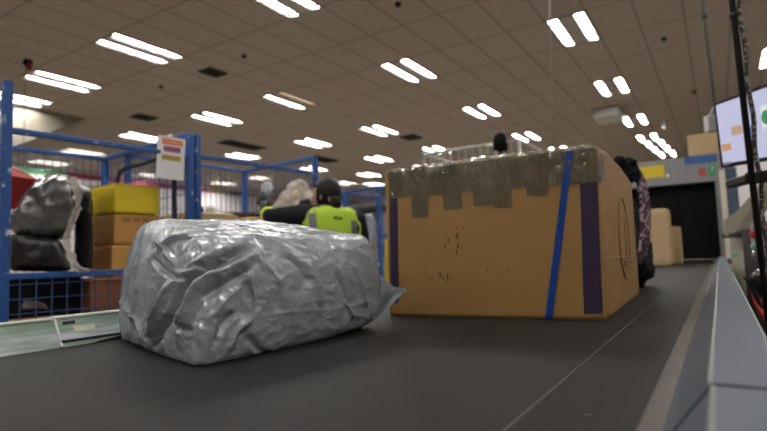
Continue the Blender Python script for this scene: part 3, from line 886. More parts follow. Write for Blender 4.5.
def cage(lab, base, length, width, rim, bar_z, post, mid_z=None, p0_extra=0, wire=.05, near_mesh=True):
    """base: near corner on the belt side, on the floor"""
    t = thing('roll_cage', lab, 'cage', base, -CR, 'blue mesh roll cages beyond the belt')
    base = Vector(base)
    def pt(u, v_, z): return base + CU * u + CV * v_ + Vector((0, 0, z))
    R = rot_z(-CR)
    for (u, v_, ex) in ((0, 0, p0_extra), (length, 0, 0), (length, width, 0), (0, width, 0)):
        o = MB().box(pt(u, v_, (rim + ex) / 2 + .06), (post, post, rim + ex - .12), R, .004).build('post', 'bluechip' if v_ == 0 else 'blue', t)
        MB().lathe(pt(u, v_, .0), [(.05, .01), (.055, .03), (.055, .085), (.05, .105)], 14).build('castor', 'steel_dark', t)
    bw = .028
    for nm, a, b in (('top_rail', (0, width, rim), (length, width, rim)), ('top_rail', (length, 0, rim), (length, width, rim)), ('top_rail', (0, 0, rim), (0, width, rim)), ('gate_rail', (0, 0, bar_z), (length, 0, bar_z))):
        MB().bar(pt(*a), pt(*b), bw + .008, bw, .004).build(nm, 'bluechip' if nm == 'gate_rail' else 'blue', t)
    if mid_z:
        MB().bar(pt(0, 0, mid_z), pt(length, 0, mid_z), .026, .030, .003).build('gate_rail', 'bluechip', t)
    MB().box(pt(length / 2, width / 2, .14), (width, length, .03), R).build('base_plate', 'blue', t)
    def mesh_panel(o_, d_, ln, z0, z1, sv_, sh_, r):
        m_ = MB(); n = int(ln / sv_)
        for k in range(1, n):
            q = o_ + d_ * (k * ln / n); m_.bar(q + Vector((0, 0, z0)), q + Vector((0, 0, z1)), r)
        for k in range(int((z1 - z0) / sh_) + 1):
            z = z0 + k * sh_; m_.bar(o_ + Vector((0, 0, z)), o_ + d_ * ln + Vector((0, 0, z)), r)
        m_.build('mesh_panel', 'wire', t)
    mesh_panel(pt(0, width, 0), CU, length, .16, rim, wire, .16, .0042)
    mesh_panel(pt(length, 0, 0), CV, width, .16, rim, wire, .16, .0042)
    mesh_panel(pt(0, 0, 0), CV, width, .16, (mid_z or 1.0), .09, .16, .004)
    if near_mesh: mesh_panel(pt(0, 0, 0), CU, length, .16, (mid_z or 1.0), .07, .07, .0042)
    return t, pt
P0 = atd(6, 150, 2.53); P0.z = 0
s1 = solve(194, P0, CU); c1base = P0
s3 = solve(315.5, P0, CU)
RIM = CAMZ + .815
w1 = solve(109, P0 + CU * s1, CV)
cg1, pt1 = cage('blue mesh cage at far left holding the yellow carton and wrapped bundles', c1base, s1 - .03, w1, RIM, CAMZ + .675, .042, CAMZ - .03, .10)
b2 = P0 + CU * (s1 + .022)
w3 = solve(245, P0 + CU * s3, CV)
cg2, pt2 = cage('blue mesh cage in the middle, behind the worker in the yellow vest', b2, s3 - s1 - .022, w3, RIM, CAMZ + .685, .038, CAMZ - .03)
q = atd(379.5, 220, 6.0); q.z = 0
w5 = solve(345, q, CV)
cg3, pt3 = cage('far blue cage between the worker and the big carton', q, .95, w5, CAMZ + .80, CAMZ + .80, .05, CAMZ + .25)
# ---- things in the first cage
cage_floor = .155 + .002
def pt(u, v_, z=0): return pt1(u, v_, z)
def uv(px, py, v_):
    """point on the vertical plane at distance v_ inside the belt side of cage one"""
    return atp(px, py, P0 + CV * v_, CV)
# stack at the right: corner edge at px 115
def stack_box(name, lab, pxl, pxc, pxr, pyt, pyb, v_, m, zlo=None, text=False):
    c0 = uv(pxc, (pyt + pyb) / 2, v_); r0 = uv(pxr, (pyt + pyb) / 2, v_)
    top = uv(pxc, pyt, v_).z; bot = zlo if zlo is not None else uv(pxc, pyb, v_).z
    c0.z = r0.z = 0
    ln = (r0 - c0).length; wd = abs(solve(pxl, c0, CV))
    mid_ = c0 + CU * (ln / 2) + CV * (wd / 2)
    t, cc_, R, sz = carton(name, lab, mid_.x - wd / 2, mid_.x + wd / 2, mid_.y - ln / 2, mid_.y + ln / 2, bot, top, m, -CR)
    return t, top, c0, ln, wd
zy = uv(115, 213, .10).z; zk = uv(115, 245, .10).z
_, _, _, _, _ = stack_box('cardboard_box', 'red-brown box at the bottom of the cage behind the mesh gate', 66, 90, 128, 279, 320, .06, 'kraft3', zlo=cage_floor)
zr = uv(90, 279, .06).z
t, _, _, _, _ = stack_box('cardboard_box', 'brown box in shadow, second from the bottom under the yellow carton', 88, 112, 150, 245, 274, .09, 'kraft4', zlo=zr + .001)
t, _, c0, ln, wd = stack_box('cardboard_box', 'orange-brown printed box directly under the yellow carton', 88, 114, 160, 213, 245, .09, 'kraft4', zlo=zk + .001)
m_ = MB(); q = c0 + CU * (ln * .2) - CV * .0015
for k in range(9):
    if k in (3, 6): continue
    MB().box(q + CU * (k * ln * .062) + Vector((0, 0, zy - .035)), (.003, ln * .042, .022), rot_z(-CR)).build('printed_mark', 'print', t)
yb, ytop, c0y, lny, wdy = stack_box('yellow_carton', 'bright yellow carton on top of the stack in the left cage', 90, 115, 160, 183.5, 213, .08, 'yellow', zlo=zy + .001)
yb['category'] = 'carton'
MB().box(c0y + CU * (lny / 2) + CV * (wdy / 2) + Vector((0, 0, ytop + .003)), (wdy * .98, lny * .98, .004), rot_z(-CR)).build('lid_flap', 'yellow', yb)
# dark wrapped column behind (black film) and the bundles at the left
def pix_lump(name, lab, cat, quad, d0, d1, m, amp, scale, k, seed, part, n=26, zmin=None):
    """quad: picture corners TL TR BR BL; d0/d1 near and far depth"""
    tl, tr, br, bl = quad; c = {}
    for j, d in ((0, d0), (1, d1)):
        c[(0, j, 1)] = atd(*tl, d); c[(1, j, 1)] = atd(*tr, d); c[(1, j, 0)] = atd(*br, d); c[(0, j, 0)] = atd(*bl, d)
    base = sum((c[q] for q in c if q[2] == 0), Vector()) / 4
    if zmin is not None: base.z = zmin
    t = thing(name, lab, cat, base)
    b = lump(c, n, k, amp, scale, seed, zmin).build(part, m, t, smooth=True)
    return t, b
pix_lump('wrapped_bundle', 'tall bundle wrapped in shiny grey film leaning in the left cage', 'bundle', [(40, 172), (78, 177), (73, 243), (0, 232)], 2.72, 3.02, 'grey_film', .035, 6, 3.6, 3, 'film_wrap', 36)
pix_lump('black_bag', 'black plastic bag under the grey wrapped bundle in the left cage', 'bag', [(8, 233), (60, 240), (73, 271), (9, 271)], 2.66, 3.02, 'black_plastic', .03, 6, 6, 8, 'bag_film')
t, b = pix_lump('wrapped_bundle', 'dark bundle with trailing clear film between the grey bundle and yellow carton', 'bundle', [(76, 186), (92, 188), (93, 273), (75, 273)], 2.84, 3.1, 'black_plastic', .03, 6, 5, 5, 'dark_wrap')
m_ = MB(); random.seed(5)
path = [(70, 178), (77, 188), (79, 202), (75, 215), (68, 232), (66, 243), (71, 258), (76, 268), (84, 271), (94, 270)]
c = [atd(x, y, 2.69) for x, y in path]
vs = []; fs_ = []
dense = []
for k in range(len(c) - 1):
    for s in range(6): dense.append(c[k].lerp(c[k + 1], s / 6))
for k, q in enumerate(dense):
    wv = .020 + .018 * noise.noise(Vector((k * .35, 0, 3)))
    for j in range(5):
        off = (j - 2) / 2 * wv
        vs.append(q + RGT * off + UPV * (.4 * off) - FWD * (.02 * noise.noise(Vector((k * .6, j * .9, 1)))))
for k in range(len(dense) - 1):
    for j in range(4):
        a = k * 5 + j; fs_.append((a, a + 5, a + 6, a + 1))
m_.mesh(vs, fs_); bmesh.ops.solidify(m_.bm, geom=m_.bm.faces[:], thickness=.002)
m_.build('loose_film', 'clear_film', t, smooth=True)
q = uv(38, 272, .30); q2 = uv(66, 272, .30)
t = thing('black_crate', 'black plastic crate in the dark bottom of the left cage behind the mesh gate', 'crate', (q.x, q.y, cage_floor))
cr0 = Vector((q.x, q.y, 0)) - CU * .02; hh = q.z - .02
MB().box(cr0 + Vector((0, 0, (cage_floor + hh) / 2 + .005)), (.30, .36, hh - cage_floor - .01), rot_z(-CR), .01).build('crate_body', 'black', t)
MB().box(cr0 + Vector((0, 0, hh)), (.33, .39, .02), rot_z(-CR), .006).build('rim', 'black', t)
# red carton, tilted, behind the tall post
c_ = atd(10, 188, 3.22)
t = thing('red_carton', 'tilted dark red carton with pale gold label behind the tall blue post', 'carton', c_ - Vector((0, 0, .1)))
R = rot_z(YAW - .3) @ Matrix.Rotation(.45, 3, 'Y')
MB().box(c_, (.19, .16, .21), R, .005).build('carton', 'red', t)
MB().box(c_ + R @ Vector((.045, -.081, .05)), (.06, .002, .075), R).build('label', 'gold', t)
MB().box(c_ + R @ Vector((-.055, -.081, .03)), (.03, .002, .1), R).build('side_print', 'gold', t)
# low down behind the gate mesh
pix_lump('wrapped_bundle', 'grey film bundle low behind the mesh gate at far left', 'bundle', [(12, 296), (44, 302), (50, 311), (10, 311)], 2.66, 2.74, 'grey_film', .03, 7, 4, 21, 'film_wrap', 20)
q = uv(36, 318, .05)
carton('flat_carton', 'flat orange-brown box lying low behind the mesh gate', q.x - .055, q.x + .02, q.y - .26, q.y + .14, q.z - .2, q.z, 'kraft4', -CR)
# dark bent handle of a trolley behind the yellow carton
pp = [atp(x, y, P0 + CU * (s1 - .14), CU) for x, y in ((117.5, 225), (117.5, 180), (119.5, 172), (126, 168), (142, 164), (158, 159), (170, 156), (174, 160), (175, 225))]
t = thing('trolley_handle', 'dark bent trolley handle standing behind the yellow carton', 'trolley', (pp[0].x, pp[0].y, cage_floor))
MB().tube([Vector((pp[0].x, pp[0].y, cage_floor + .001))] + pp + [Vector((pp[-1].x, pp[-1].y, cage_floor + .001))], .013, 10).build('handle_tube', 'dark_cloth', t, smooth=True)
m_ = MB().bar(pp[0], pp[-1], .02); m_.build('cross_bar', 'dark_cloth', t)
# white paper sign on the near gate rail
sq = [(158, 134.8), (185.4, 139.5), (183.6, 181), (155.5, 177.5)]
SD = uv(170, 150, -.035)
S3 = [atp(x, y, SD, (CV * -1 + CU * -.35).normalized()) for x, y in sq]
t = thing('paper_sign', 'white paper sign with orange, purple and olive bars hung on blue cage', 'sign', (S3[3] + S3[2]) / 2)
sn = (S3[1] - S3[0]).cross(S3[3] - S3[0]).normalized()
if sn.dot(CAM - S3[0]) < 0: sn = -sn
MB().prism(S3, -sn * .003).build('sheet', 'paper', t)
def sp(s, tt_): return (S3[0] * (1 - s) + S3[1] * s) * (1 - tt_) + (S3[3] * (1 - s) + S3[2] * s) * tt_
for a, b_, c0_, c1_, mm, nm in ((.16, .92, .055, .19, 'orange_ink', 'orange_band'), (.22, .84, .225, .36, 'purple_ink', 'purple_band'), (.17, .86, .43, .565, 'olive_ink', 'olive_band')):
    o = MB().prism([sp(a, c0_) + sn * .0006, sp(b_, c0_) + sn * .0006, sp(b_, c1_) + sn * .0006, sp(a, c1_) + sn * .0006], sn * .0006).build(nm, mm, t)
    m_ = MB()
    for k in range(7):
        s0 = a + (b_ - a) * (.08 + k * .125); s1_ = s0 + (b_ - a) * .075; y0_ = c0_ + (c1_ - c0_) * .34; y1_ = c0_ + (c1_ - c0_) * .68
        m_.prism([sp(s0, y0_) + sn * .0013, sp(s1_, y0_) + sn * .0013, sp(s1_, y1_) + sn * .0013, sp(s0, y1_) + sn * .0013], sn * .0004)
    m_.build('lettering', 'red_ink' if mm != 'orange_ink' else 'gold', o)
MB().tube([sp(.5, .0), sp(.5, -.06), sp(.52, -.07) + CV * .06], .004, 6).build('hook', 'steel', t)

# ---- things in the second cage
def in2(u, v_, z=0): return pt2(u, v_, z)
zt2 = uv(230, 215, .3).z
q = in2(.25, .38); carton('cardboard_box', 'brown box in the second cage, left, its top just over the grey parcel', q.x - .24, q.x + .22, q.y - .2, q.y + .2, cage_floor, zt2, 'kraft2', -CR)
q = in2(.68, .34); carton('cardboard_box', 'brown box in the second cage, right, beside the worker sleeve', q.x - .24, q.x + .22, q.y - .19, q.y + .2, cage_floor, zt2 - .02, 'kraft4', -CR)
q = in2(.62, .40, zt2 - .02 + .021); t = thing('black_tray', 'flat black tray lying on a box in the second cage', 'tray', q)
MB().box(q + Vector((0, 0, 0)), (.30, .34, .035), rot_z(-CR), .01).build('tray_body', 'matt_black', t)
MB().box(q + Vector((0, 0, .02)), (.26, .30, .004), rot_z(-CR)).build('tray_inside', 'steel_dark', t)
q = in2(.20, .3, zt2 + .001)
t = thing('tape_roll', 'small dark object with white wrap on the left box in second cage', 'roll', q)
MB().lathe(q, [(.018, 0), (.04, 0), (.04, .045), (.018, .045)], 16).build('roll', 'matt_black', t, smooth=True)
MB().lathe(q + Vector((.06, .06, 0)), [(.035, 0), (.04, .03), (.02, .05)], 12).build('white_wrap', 'white', t)
# pale round disc over the cage
q = atd(267, 188, 5.6)
t = thing('round_disc', 'pale round disc on a thin stem behind the cage mesh, left of the clear bundle', 'disc', (q.x, q.y, 0))
MB().lathe(q, [(.025, -.014), (.06, -.014), (.066, 0), (.06, .014), (.025, .014)], 24, -FWD).build('disc', 'white', t, smooth=True)
MB().tube([(q.x, q.y, .02), q - Vector((0, 0, .05))], .008, 8).build('stem', 'grey_plastic', t)
MB().lathe((q.x, q.y, 0), [(.12, .001), (.12, .015), (.02, .025)], 20).build('foot', 'grey_plastic', t)

# ---- things in the third cage
pix_lump('plastic_bag', 'white and pale blue bag in the far blue cage', 'bag', [(354, 216), (374, 214), (375, 246), (354, 246)], 6.25, 6.42, 'whitebag', .06, 3, 4, 31, 'bag_film', 20)
pix_lump('plastic_bag', 'pinkish grey bag at the bottom of the far blue cage', 'bag', [(354, 247), (376, 247), (376, 327), (354, 327)], 6.25, 6.42, 'pinkbag', .06, 3, 4, 33, 'bag_film', 20)
a, b = atd(349, 211, 6.28), atd(386, 205, 6.12)
t = thing('film_roll', 'dark roll lying across the top of the far blue cage', 'roll', (a + b) / 2)
MB().tube([a, a.lerp(b, .5), b], .062, 16).build('roll', 'steel_dark', t, smooth=True)
MB().tube([a - (b - a).normalized() * .02, b + (b - a).normalized() * .02], .022, 12).build('core', 'kraft2', t)
pix_lump('yellow_bag', 'yellow sack beside the right post of the far blue cage', 'sack', [(384, 238), (396, 237), (397, 331), (384, 331)], 6.5, 6.8, 'yellow', .04, 4, 4, 36, 'sack', 14)
pix_lump('plastic_bag', 'pale pink bag beyond the right post of the far blue cage', 'bag', [(384, 215), (398, 213), (398, 237), (384, 237)], 6.5, 6.8, 'pinkbag', .05, 4, 4, 38, 'bag_film', 14)

# ---- silver cage behind the big carton
q = atd(519, 140, 4.8)
sb = Vector((q.x, q.y, 0)); zt_ = q.z
wl = -solve(425, Vector((q.x, q.y, 0)), Vector((1, 0, 0)))
if wl < 0: wl = -wl
t = thing('wire_trolley', 'silver tubular wire trolley whose top rail shows above the big box', 'trolley', sb - Vector((wl / 2, -.5, 0)))
L_ = sb - Vector((wl, 0, 0)); DP = 1.05
zl = atd(425, 151, (L_ - CAM).dot(FWD)).z
for nm, pts_ in (('front_frame', [(L_.x, L_.y, .12), (L_.x, L_.y, zl - .06), (L_.x + .06, L_.y, zl), (sb.x, sb.y, zt_), (sb.x, sb.y, .12)]),
                 ('rear_frame', [(L_.x, L_.y + DP, .12), (L_.x, L_.y + DP, zl), (sb.x, sb.y + DP, zt_), (sb.x, sb.y + DP, .12)]),
                 ('side_rail', [(sb.x, sb.y, zt_), (sb.x, sb.y + DP, zt_)]), ('side_rail', [(L_.x, L_.y, zl), (L_.x, L_.y + DP, zl)])):
    MB().tube(pts_, .017, 10).build(nm, 'steel', t, smooth=True)
m_ = MB(); n = 13
for k in range(1, n):
    f = k / n; x = L_.x + wl * f; m_.tube([(x, L_.y, .2), (x, L_.y, zl + (zt_ - zl) * f)], .006, 6)
m_.build('front_bars', 'steel', t)
hx = atp(497, 150, sb, Vector((0, 1, 0)))
MB().tube([(hx.x - .09, sb.y - .02, zt_ - .02), (hx.x - .03, sb.y - .03, zt_ - .015), (hx.x, sb.y - .03, zt_ - .06), (hx.x + .01, sb.y - .03, .3)], .015, 10).build('latch_bar', 'steel', t, smooth=True)
MB().box((sb.x - wl / 2, sb.y + DP / 2, .13), (wl, DP, .03)).build('base_plate', 'steel', t)
for dx in (0, -wl):
    for dy in (0, DP):
        MB().lathe((sb.x + dx, sb.y + dy, 0), [(.045, .002), (.05, .03), (.05, .09), (.045, .118)], 12).build('castor', 'steel_dark', t)
# dark hood hung over its rail
q = atp(500, 141, sb, Vector((0, 1, 0)))
t = thing('black_hood', 'small dark hood with pale cap hooked over the silver trolley rail', 'hood', q - Vector((0, 0, .08)))
MB().lathe(q + Vector((0, -.0, -.095)), [(.06, 0), (.072, .03), (.068, .09), (.055, .15), (.03, .165)], 16).build('hood', 'hood', t, smooth=True)
MB().lathe(q + Vector((.02, 0, .075)), [(.035, 0), (.03, .018), (.01, .024)], 12).build('cap', 'grey_plastic', t, smooth=True)

# ================================================================ WORKER
def skin_bm(chains, sub=2):
    """chains: list of (points, radii, parent) ; parent = (chain index, point index) or None"""
    me = bpy.data.meshes.new('sk'); vs = []; es = []; rs = []; start = []
    for pts_, rad, par in chains:
        start.append(len(vs))
        prev = None
        if par is not None: prev = start[par[0]] + par[1]
        for q, r in zip(pts_, rad):
            vs.append(q); rs.append(r if isinstance(r, tuple) else (r, r))
            if prev is not None: es.append((prev, len(vs) - 1))
            prev = len(vs) - 1
    me.from_pydata([tuple(q) for q in vs], es, [])
    o = bpy.data.objects.new('sk', me); COL.objects.link(o)
    md = o.modifiers.new('s', 'SKIN'); md.use_smooth_shade = True
    for k, sv_ in enumerate(me.skin_vertices[0].data):
        sv_.radius = rs[k]; sv_.use_root = (k == 0)
    if sub:
        o.modifiers.new('u', 'SUBSURF').levels = sub; o.modifiers['u'].render_levels = sub
    dg = bpy.context.evaluated_depsgraph_get(); dg.update()
    me2 = bpy.data.meshes.new_from_object(o.evaluated_get(dg))
    mb_ = MB(); mb_.bm.from_mesh(me2)
    bpy.data.objects.remove(o); bpy.data.meshes.remove(me); bpy.data.meshes.remove(me2)
    return mb_


WD = 3.45
wp = atd(331, 235, WD)
WR = YAW + .22
per = thing('person', 'person seen from behind in a yellow hi-vis vest and black sleeves holding a clear bundle', 'person', (wp.x, wp.y, 0), WR)
Mw = Matrix.LocRotScale(per.location, per.rotation_euler, None)
Minv = Mw.inverted()
def L2W(x, y, z): return Mw @ Vector((x, y, z))
def pl(px, py, d): return Minv @ atd(px, py, d)             # picture point at depth d in the worker's own frame
k_ = WD / FPX
def zpx(py): return atd(331, py, WD).z
ZS = zpx(213); ZH = zpx(178); ZN = zpx(206)
# joints
shL = Vector((-.165, 0.01, ZS - .015)); shR = Vector((.165, .03, ZS - .04))
elL = pl(273, 219, WD - .02); haL = pl(267, 213, WD + .17); hdL = pl(259, 196, WD + .19) - haL
elR = Vector((.23, .17, ZS - .27)); haR = pl(318, 216, WD + .27)
hipz = .82
head = Vector((-.025, .03, ZH - .115))
def limb(a, b, n, r0, r1): return [a.lerp(b, i / (n - 1)) for i in range(n)], [r0 + (r1 - r0) * i / (n - 1) for i in range(n)]
def hand(wrist, direction, palm_n, grow=0.):
    """five separate bent fingers and a thumb rooted in the palm"""
    d = direction.normalized(); s = d.cross(palm_n).normalized(); nn = s.cross(d).normalized(); ch = []
    ch.append(([wrist, wrist + d * .045, wrist + d * .085], [(.026 + grow, .017 + grow), (.036 + grow, .016 + grow), (.036 + grow, .014 + grow)]))
    for i, (o, ln) in enumerate(((-.030, .070), (-.010, .080), (.011, .074), (.030, .058))):
        b = wrist + d * .082 + s * o
        ch.append(([b, b + d * ln * .45 + nn * .006, b + d * ln * .78 + nn * .024, b + d * ln * .92 + nn * .046], [.0092 + grow, .009 + grow, .0085 + grow, .0075 + grow]))
    b = wrist + d * .03 - s * .028
    ch.append(([b, b + d * .026 - s * .022 + nn * .012, b + d * .055 - s * .026 + nn * .030], [.0125 + grow, .011 + grow, .009 + grow]))
    return ch
def body_chains(g=0., parts=('torso', 'arms', 'legs')):
    ch = []
    hips = Vector((0, .0, hipz))
    ch.append(([hips, Vector((0, .0, .95)), Vector((0, .005, 1.08)), Vector((0, .0, ZS - .06)), Vector((0, .005, ZS)), Vector((-.012, .02, ZN)), Vector((-.02, .03, ZN + .05))],
               [(.145 + g, .105 + g), (.13 + g, .10 + g), (.135 + g, .10 + g), (.14 + g, .10 + g), (.10 + g, .075 + g), (.052 + g, .052 + g), (.05 + g, .05 + g)], None))
    for sh, el, ha in ((shL, elL, haL), (shR, elR, haR)):
        wr_ = ha; a1, r1 = limb(sh, el, 4, .056 + g, .045 + g); a2, r2 = limb(el, wr_, 4, .043 + g * .9, .029 + g * .25)
        ch.append((a1 + a2[1:], r1 + r2[1:], (0, 4)))
    for sx in (-1, 1):
        a1, r1 = limb(Vector((sx * .085, 0, hipz - .06)), Vector((sx * .095, -.01, .45)), 4, .082 + g, .058 + g)
        a2, r2 = limb(Vector((sx * .095, -.01, .45)), Vector((sx * .10, -.04, .09)), 4, .056 + g, .040 + g)
        ch.append((a1 + a2[1:], r1 + r2[1:], (0, 0)))
    return ch
def to_world(mb_):
    bmesh.ops.transform(mb_.bm, matrix=Mw, verts=mb_.bm.verts); return mb_
def add_bm(dst, src):
    me = bpy.data.meshes.new('t'); src.bm.to_mesh(me); src.bm.free(); dst.bm.from_mesh(me); bpy.data.meshes.remove(me); return dst
HR = Matrix.Rotation(.95, 3, 'Z')                            # head turned to the left
def head_mesh():
    m_ = MB(); p_, f_ = cube_grid(16, 2.4); out_ = []
    for q in p_:
        x, y, z = q * np.array([.073, .092, .112])
        if z < 0: x *= 1 + z * 2.2; y *= 1 + z * .8          # jaw narrows
        if y > 0 and z < -.02: y += .010                      # chin and mouth forward
        if y < 0: y *= 1.06
        if y > .06 and .0 < z < .03: y -= .008               # eye sockets
        out_.append(head + HR @ Vector((x, y, z)))
    m_.mesh(out_, f_)
    m_.ball(head + HR @ Vector((0, .100, -.018)), .016, 10, (.8, 1.1, 1.6))      # nose
    m_.ball(head + HR @ Vector((0, .094, -.058)), .018, 10, (1.2, .45, .45))     # mouth
    for sx in (-1, 1):
        m_.ball(head + HR @ Vector((sx * .074, -.005, -.012)), .022, 10, (.35, .75, 1.3))   # ears
    return m_
bd = skin_bm(body_chains(), 1)
for ha, dr, pn in ((haL, hdL, Vector((.6, .8, 0))), (haR, haR - elR, Vector((-.5, -.4, .6)))):
    for ch in hand(ha, dr, pn): add_bm(bd, skin_bm([(ch[0], ch[1], None)], 1))
add_bm(bd, head_mesh())
bo = to_world(bd).build('body', 'skin', per, smooth=True)
rm = bo.modifiers.new('fuse', 'REMESH'); rm.mode = 'VOXEL'; rm.voxel_size = .0075; rm.use_smooth_shade = True
for sx in (-1, 1):
    MB().ball(Mw @ (head + HR @ Vector((sx * .03, .084, .012))), .011, 10).build('eye', 'white', per, smooth=True)
# hair: cap, sides and a low bun
m_ = MB(); p_, f_ = cube_grid(18, 2.3); out_ = []; keep = []
for q in p_:
    x, y, z = q * np.array([.083, .100, .118])
    out_.append(head + HR @ Vector((x, y - .012, z + .008)))
f2 = [f for f in f_ if not (np.mean([p_[i][1] for i in f]) > .38 and np.mean([p_[i][2] for i in f]) < .45) and np.mean([p_[i][2] for i in f]) > -.78]
m_.mesh(out_, f2)
bmesh.ops.delete(m_.bm, geom=[q for q in m_.bm.verts if not q.link_faces], context='VERTS')
bmesh.ops.solidify(m_.bm, geom=m_.bm.faces[:], thickness=.012)
ho = to_world(m_).build('hair', 'hair', per, smooth=True)
m_ = MB(); bc = head + Vector((.048, -.10, -.055))
m_.ball(bc, .040, 14, (1.05, .9, 1.15))
for k in range(6):
    a = k / 6 * 2 * PI; m_.ball(bc + Vector((math.cos(a) * .018, -.012, math.sin(a) * .022)), .024, 8)
bu = to_world(m_).build('hair_bun', 'hair', per, smooth=True)
MB().lathe(Mw @ (bc + Vector((-.012, .012, .02))), [(.034, -.006), (.038, 0), (.034, .006)], 14, Mw.to_3x3() @ Vector((.5, -.7, .5))).build('hair_tie', 'print', bu, smooth=True)
# clothes
ch = body_chains(.032)
sw_ = [(ch[0][0][:5], ch[0][1][:5], None)] + [(c_[0], c_[1], (0, 4)) for c_ in ch[1:3]]
to_world(skin_bm(sw_, 2)).build('jumper', 'black_cloth', per, smooth=True)
tr_ = [(ch[0][0][:2], ch[0][1][:2], None)] + [(c_[0], c_[1], (0, 0)) for c_ in ch[3:5]]
to_world(skin_bm(tr_, 2)).build('trousers', 'dark_cloth', per, smooth=True)
for sx in (-1, 1):
    m_ = skin_bm([([Vector((sx * .10, -.045, .13)), Vector((sx * .10, -.045, .055)), Vector((sx * .105, .04, .045)), Vector((sx * .11, .13, .038))], [(.055, .055), (.055, .05), (.05, .04), (.045, .034)], None)], 2)
    for q in m_.bm.verts: q.co.z = max(q.co.z, .002)
    to_world(m_).build('boot', 'boot', per, smooth=True)
for ha, el, dr, pn, nm in ((haL, elL, hdL, Vector((.6, .8, 0)), 'glove'), (haR, elR, haR - elR, Vector((-.5, -.4, .6)), 'glove')):
    m_ = MB()
    for c_ in hand(ha, dr, pn, .010): add_bm(m_, skin_bm([(c_[0], c_[1], None)], 1))
    go = to_world(m_).build(nm, 'glove', per, smooth=True)
    d = (ha - el).normalized()
    MB().tube([Mw @ (ha - d * .055), Mw @ (ha - d * .03), Mw @ (ha + d * .012)], [.047, .048, .044], 14).build('cuff', 'glove', go, smooth=True)
d = (haL - elL).normalized()
MB().tube([Mw @ (haL - d * .085), Mw @ (haL - d * .06), Mw @ (haL - d * .035)], [.054, .056, .052], 16).build('arm_band', 'vest', per, smooth=True)
# hi-vis vest as a lofted shell over the torso
def vest_ring(z, rx, ry, cx=0, cy_=0, n=48):
    return [Vector((cx + rx * math.copysign(abs(math.cos(a)) ** .85, math.cos(a)), cy_ + ry * math.copysign(abs(math.sin(a)) ** .85, math.sin(a)), z)) for a in [2 * PI * i / n for i in range(n)]]
prof = [(.74, .205, .165), (.85, .198, .160), (.98, .186, .150), (1.08, .188, .148), (ZS - .16, .196, .150), (ZS - .09, .200, .146), (ZS - .01, .196, .130), (ZS + .026, .164, .106), (ZS + .046, .114, .088), (ZN - .008, .078, .074)]
def vest_z(z):
    for (za, xa, ya), (zb, xb, yb_) in zip(prof, prof[1:]):
        if za <= z <= zb:
            f = (z - za) / (zb - za); return xa + (xb - xa) * f, ya + (yb_ - ya) * f
    return prof[-1][1:]
m_ = MB(); rings = []
zs_ = np.linspace(prof[0][0], prof[-1][0], 34)
for z in zs_:
    rx, ry = vest_z(z); rings.append([m_.bm.verts.new(q + Vector((0, .005, -.10 * max(0, q.x) * (1 if z > 1.1 else 0) + .004 * math.sin(q.x * 40 + z * 25)))) for q in vest_ring(z, rx, ry)])
for a, b in zip(rings, rings[1:]):
    for i in range(len(a)): m_.bm.faces.new((a[i], a[(i + 1) % 48], b[(i + 1) % 48], b[i]))
bmesh.ops.solidify(m_.bm, geom=m_.bm.faces[:], thickness=.004)
vb = BVHTree.FromBMesh(m_.bm)
vo = to_world(m_).build('hi_vis_vest', 'vest', per, smooth=True)
def on_vest(x, z):
    h = vb.ray_cast(Vector((x, -1, z)), Vector((0, 1, 0)))[0]
    return (h if h is not None else Vector((x, -.1, z))) + Vector((0, -.004, 0))
def vstripe(x0, x1, z0, z1, w_, name, m):
    vs = []; n = 16
    for i in range(n + 1):
        f = i / n; x = x0 + (x1 - x0) * f; z = z0 + (z1 - z0) * f
        for o in (-w_ / 2, w_ / 2): vs.append(on_vest(x + o, z))
    mm = MB(); mm.mesh(vs, [(2 * i, 2 * i + 1, 2 * i + 3, 2 * i + 2) for i in range(n)])
    bmesh.ops.solidify(mm.bm, geom=mm.bm.faces[:], thickness=.002)
    return to_world(mm).build(name, m, vo)
vstripe(-.132, -.104, ZS + .022, .80, .045, 'reflective_strip', 'reflect')
vstripe(.140, .135, ZS - .06, .80, .045, 'reflective_strip', 'reflect')
vs = [on_vest(x, z) for x in np.linspace(-.17, .17, 17) for z in (.93, .98)]
mm = MB(); mm.mesh(vs, [(2 * i, 2 * i + 1, 2 * i + 3, 2 * i + 2) for i in range(16)]); bmesh.ops.solidify(mm.bm, geom=mm.bm.faces[:], thickness=.002)
to_world(mm).build('waist_strip', 'reflect', vo)
mm = MB()
for k in range(4):
    x = .005 + k * .014; zz = ZS - .032 - .002 * k
    a = [on_vest(x, zz), on_vest(x + .011, zz), on_vest(x + .011, zz - .016), on_vest(x, zz - .016)]
    mm.prism([q + Vector((0, -.001, 0)) for q in a], (0, -.0015, 0))
to_world(mm).build('back_print', 'black_cloth', vo)
# the clear wrapped bundle in the worker's hands
q4 = [(300, 178), (314, 190), (322, 222), (267, 222)]
c = {}
for j, d in ((0, WD + .34), (1, WD + .55)):
    c[(0, j, 1)] = atd(286, 186, d); c[(1, j, 1)] = atd(304, 177, d); c[(1, j, 0)] = atd(324, 224, d); c[(0, j, 0)] = atd(266, 222, d)
base = sum((c[q] for q in c if q[2] == 0), Vector()) / 4
t = thing('film_bundle', 'peaked bundle in clear crinkled plastic film held by the worker', 'bundle', base)
inner = {k2: base + (v2 - base) * .86 + Vector((0, 0, .012)) for k2, v2 in c.items()}
lump(inner, 24, 3.5, .05, 6, 44).build('contents', 'pale_contents', t, smooth=True)
lump(c, 36, 4, .06, 7, 41).build('film_wrap', 'clear_film', t, smooth=True)

